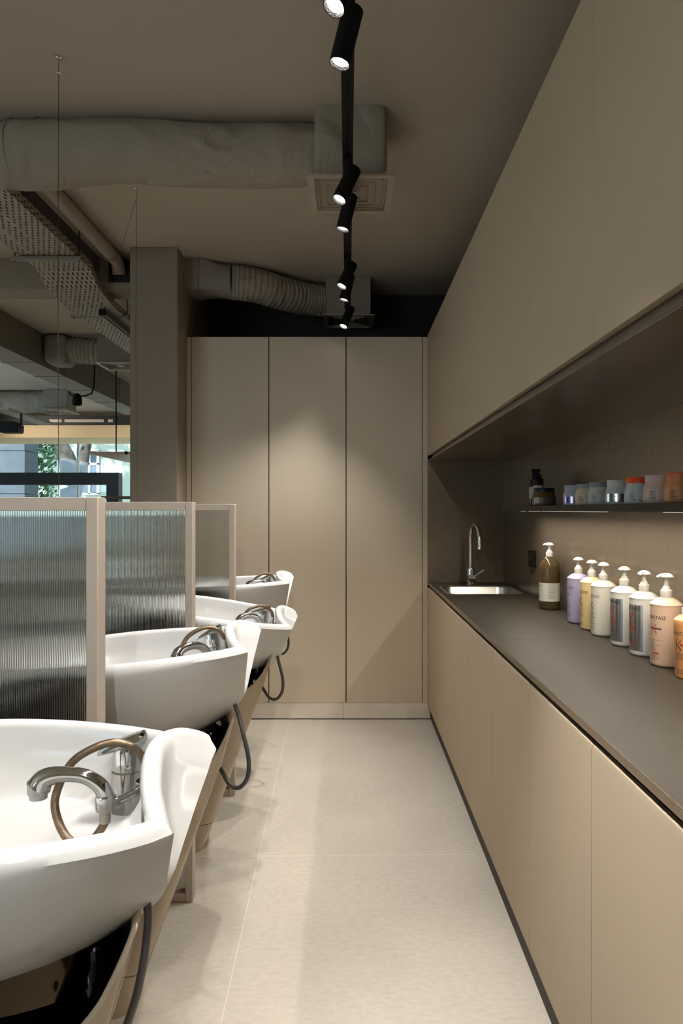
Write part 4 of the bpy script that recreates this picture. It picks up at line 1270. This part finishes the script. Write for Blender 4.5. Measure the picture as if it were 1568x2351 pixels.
MB().lathe([(0.038, 0.082), (0.0, 0.081)], c, 28, axis=(0, -0.15, -1), cap0=False, cap1=False).build('lens', emis('dim_lens', (0.9, 0.95, 1, 1), 1.6), sl_)

# flat pendant board
pb = thing('pendant_board', 'flat hanging board on a black rod before the shop window', 'pendant', (-2.2, 7.6, 1.98))
MB().box(-2.64, -1.72, 7.0, 8.6, 1.952, 1.979).build('board', mat('board_veneer', srgb(196, 166, 142), 0.5), pb, smooth=False)
MB().tube([(-2.475, 7.3, 1.979), (-2.475, 7.3, CZ - 0.001)], 0.007, 8).build('rod', M['black'], pb)
MB().lathe([(0.0, 0.006), (0.016, 0.005), (0.018, 0.0)], (-2.27, 7.0, 1.966), 16, axis=(0, -1, 0), cap0=False).build('end_button', M['black'], pb)

# speaker and its bracket
spk = thing('loudspeaker', 'black loudspeaker hanging below the cream header at the left edge', 'loudspeaker', (-4.2, 8.6, 2.5))
MB().prism([(-4.36, 2.43), (-4.36, 2.39), (-4.33, 2.345), (-4.12, 2.345), (-4.105, 2.36), (-4.10, 2.44), (-4.16, 2.485), (-4.30, 2.485)], 'y', 8.5, 8.66).build('cabinet_box', M['black'], spk, bevel=0.006)
bk = MB()
for x in (-4.37, -4.10): bk.box(x - 0.006, x + 0.006, 8.56, 8.60, 2.40, 2.59)
bk.build('bracket', M['black'], spk, smooth=False)
tray('cable_tray', 'small perforated tray above the loudspeaker', -4.34, -4.13, [(8.3, 2.60), (9.6, 2.58)], 0.03)

# black mirror frame of a styling station
mf = thing('mirror_frame', 'large black rectangular frame standing before the shop window', 'mirror frame', (-4, 8.0, 0))
fm = MB()
fm.prism([(-6.4, 1.819), (-2.685, 1.819), (-2.685, 0.0), (-2.828, 0.0), (-2.828, 1.676), (-6.4, 1.676)], 'y', 8.0, 8.14)
fm.build('frame', mat('frame_black', srgb(30, 34, 36), 0.35), mf, smooth=False)
MB().box(-2.84, -2.30, 7.86, 7.98, 1.507, 1.540).build('side_rail', mat('rail_brown', srgb(92, 78, 64), 0.5), mf, bevel=0.003)

# dark services zone along the header
db = thing('roller_blind_box', 'dark slotted box along the top of the cream header', 'blind box', (-4, 11.3, 2.9))
MB().box(-6.5, -1.1, 11.34, 11.399, 2.80, 2.95).build('housing', M['gap'], db, smooth=False)
for a, b in ((-4.95, -4.75), (-4.70, -4.05), (-3.98, -3.9)):
    MB().box(a, b, 11.335, 11.3395, 2.84, 2.885).build('slot_plate', M['frame'], db, smooth=False)

# ------------------------------------------------------------------ added unseen downlights that brighten the far salon and header
def downlight(x, y, k=1.0, aim=None):
    t = thing('added_downlight', 'added round ceiling downlight, out of view, brightening the far salon', 'downlight', (x, y, CZ), 'added ceiling downlights out of view')
    MB().lathe([(0.055, 0.0), (0.055, 0.10), (0.050, 0.10), (0.046, 0.085), (0, 0.084)], (x, y, CZ - 0.0005), 28, axis=(0, 0, -1), cap1=False).build('housing', M['black'], t)
    ld = bpy.data.lights.new('downlight_beam', 'SPOT'); ld.energy = CEIL_W * k; ld.color = (1, 0.88, 0.74); ld.spot_size = math.radians(110); ld.spot_blend = 1; ld.shadow_soft_size = 0.04
    lo = bpy.data.objects.new('downlight_beam', ld); COL.objects.link(lo); lo.parent = t; lo.location = (0, 0, -0.106)
    if aim: lo.rotation_euler = Vector(aim).to_track_quat('-Z', 'Y').to_euler()
downlight(-3.7, 5.3, 1.8)
downlight(-5.6, 10.1, 1.0, (0.6, 0.8, -0.35))
downlight(-2.6, 10.1, 0.9, (-0.35, 0.8, -0.35))

# ------------------------------------------------------------------ street outside
struct(MB().box(-40, 30, YF + 0.1, 40, -0.3, -0.12).build('pavement', mat('pavement', srgb(170, 168, 164), 0.9, var=0.08, vscale=2), smooth=False))
bd = thing('house_front', 'pale plastered house front across the street', 'building', (-9, 22, -0.12))
MB().box(-30, 10, 22.0, 22.6, -0.12, 9.0).build('facade', mat('pale_plaster', srgb(150, 160, 150), 0.9, var=0.05, vscale=0.8), bd, smooth=False)
gl = MB().box(-8.56, -8.02, 21.93, 21.998, 1.9, 3.30).build('window', mat('dark_pane', srgb(52, 62, 74), 0.08), bd, smooth=False)
mu = MB()
for x in (-8.56, -8.29, -8.02): mu.box(x - 0.03, x + 0.03, 21.90, 21.96, 1.9, 3.30)
for z in (1.9, 2.42, 2.86, 3.30): mu.box(-8.59, -7.99, 21.90, 21.96, z - 0.03, z + 0.03)
mu.build('glazing_bars', mat('white_bars', srgb(236, 240, 240), 0.6), gl, smooth=False)
MB().box(-8.95, -8.72, 21.90, 21.998, 1.2, 3.35).build('shutter', mat('white_shutter', srgb(232, 238, 240), 0.7), bd, smooth=False)
pr = thing('stone_pier', 'blue-grey stone wall at the left of the shop window', 'wall', (-7.4, 14, -0.12))
pm = MB()
for z0, z1 in ((-0.12, 0.885), (0.895, 1.705), (1.715, 2.585), (2.595, 4.0)):
    pm.box(-9.5, -6.62, 14.0, 14.6, z0, z1)
pm.build('stone_courses', mat('grey_stone', srgb(46, 56, 64), 0.8, var=0.16, vscale=5), pr, bevel=0.008)

tr_ = thing('plane_tree', 'tree with mottled grey trunk outside the shop window', 'tree', (-6.55, 16, -0.12))
bark = mat('mottled_bark', srgb(46, 43, 40), 0.9, var=0.85, vscale=7, bump=0.5, bscale=20)
tk = catmull([(-6.55, 16, -0.12), (-6.52, 16, 1.0), (-6.50, 16, 2.0), (-6.55, 16, 2.5), (-6.85, 16, 3.1), (-7.3, 16, 4.2)], 6)
MB().loft(wob(pipe_rings(tk, lambda t: 0.25 - 0.08 * t, 20), 0.10, 3)).build('trunk', bark, tr_, angle=80)
tk = catmull([(-6.42, 16.02, 1.7), (-6.22, 16.02, 2.4), (-6.12, 16.05, 3.0), (-5.8, 16.1, 4.2)], 6)
MB().loft(wob(pipe_rings(tk, lambda t: 0.15 - 0.06 * t, 16), 0.10, 3)).build('branch', bark, tr_, angle=80)
def leaves(n, box, size, seed):
    rnd = random.Random(seed)
    mb = MB()
    vs, fs = [], []
    for _ in range(n):
        c = Vector((rnd.uniform(*box[0]), rnd.uniform(*box[1]), rnd.uniform(*box[2])))
        u = Vector((rnd.gauss(0, 1), rnd.gauss(0, 1), rnd.gauss(0, 1))).normalized()
        v = u.orthogonal().normalized()
        w_ = u.cross(v)
        s = rnd.uniform(0.6, 1.2) * size
        b = len(vs)
        vs += [c + v * s, c + v * s * 0.3 + w_ * s * 0.55, c - v * s * 0.8, c + v * s * 0.3 - w_ * s * 0.55, c + u * s * 0.12]
        fs += [(b, b + 1, b + 4), (b + 1, b + 2, b + 4), (b + 2, b + 3, b + 4), (b + 3, b, b + 4)]
    return mb.add_mesh(vs, fs)
leafm = mat('leaf_green', srgb(104, 140, 52), 0.6, var=0.2, vscale=3)
fo = leaves(2600, ((-15, 1), (15.6, 20.0), (4.6, 9.5)), 0.30, 4).build('crown', leafm, tr_, smooth=False)
fo['kind'] = 'stuff'
f2 = leaves(60, ((-6.3, -5.5), (15.6, 16.2), (2.95, 3.25)), 0.07, 9).build('low_leaves', leafm, tr_, smooth=False)
f2['kind'] = 'stuff'
bush = leaves(1500, ((-6.95, -6.45), (14.75, 15.2), (0.0, 3.2)), 0.065, 11).build('street_shrub', mat('shrub_green', srgb(60, 104, 66), 0.6, var=0.2), None, smooth=False)
tag(bush, 'green shrub between the stone wall and the tree outside', 'shrub')
# the street is closed off by further house walls at both ends
for nm, x0, x1 in (('trim_7', -40, -39.5), ('trim_8', 29.5, 30)):
    struct(MB().box(x0, x1, YF + 0.3, 40, -0.3, 3).build(nm, M['wall'], smooth=False))
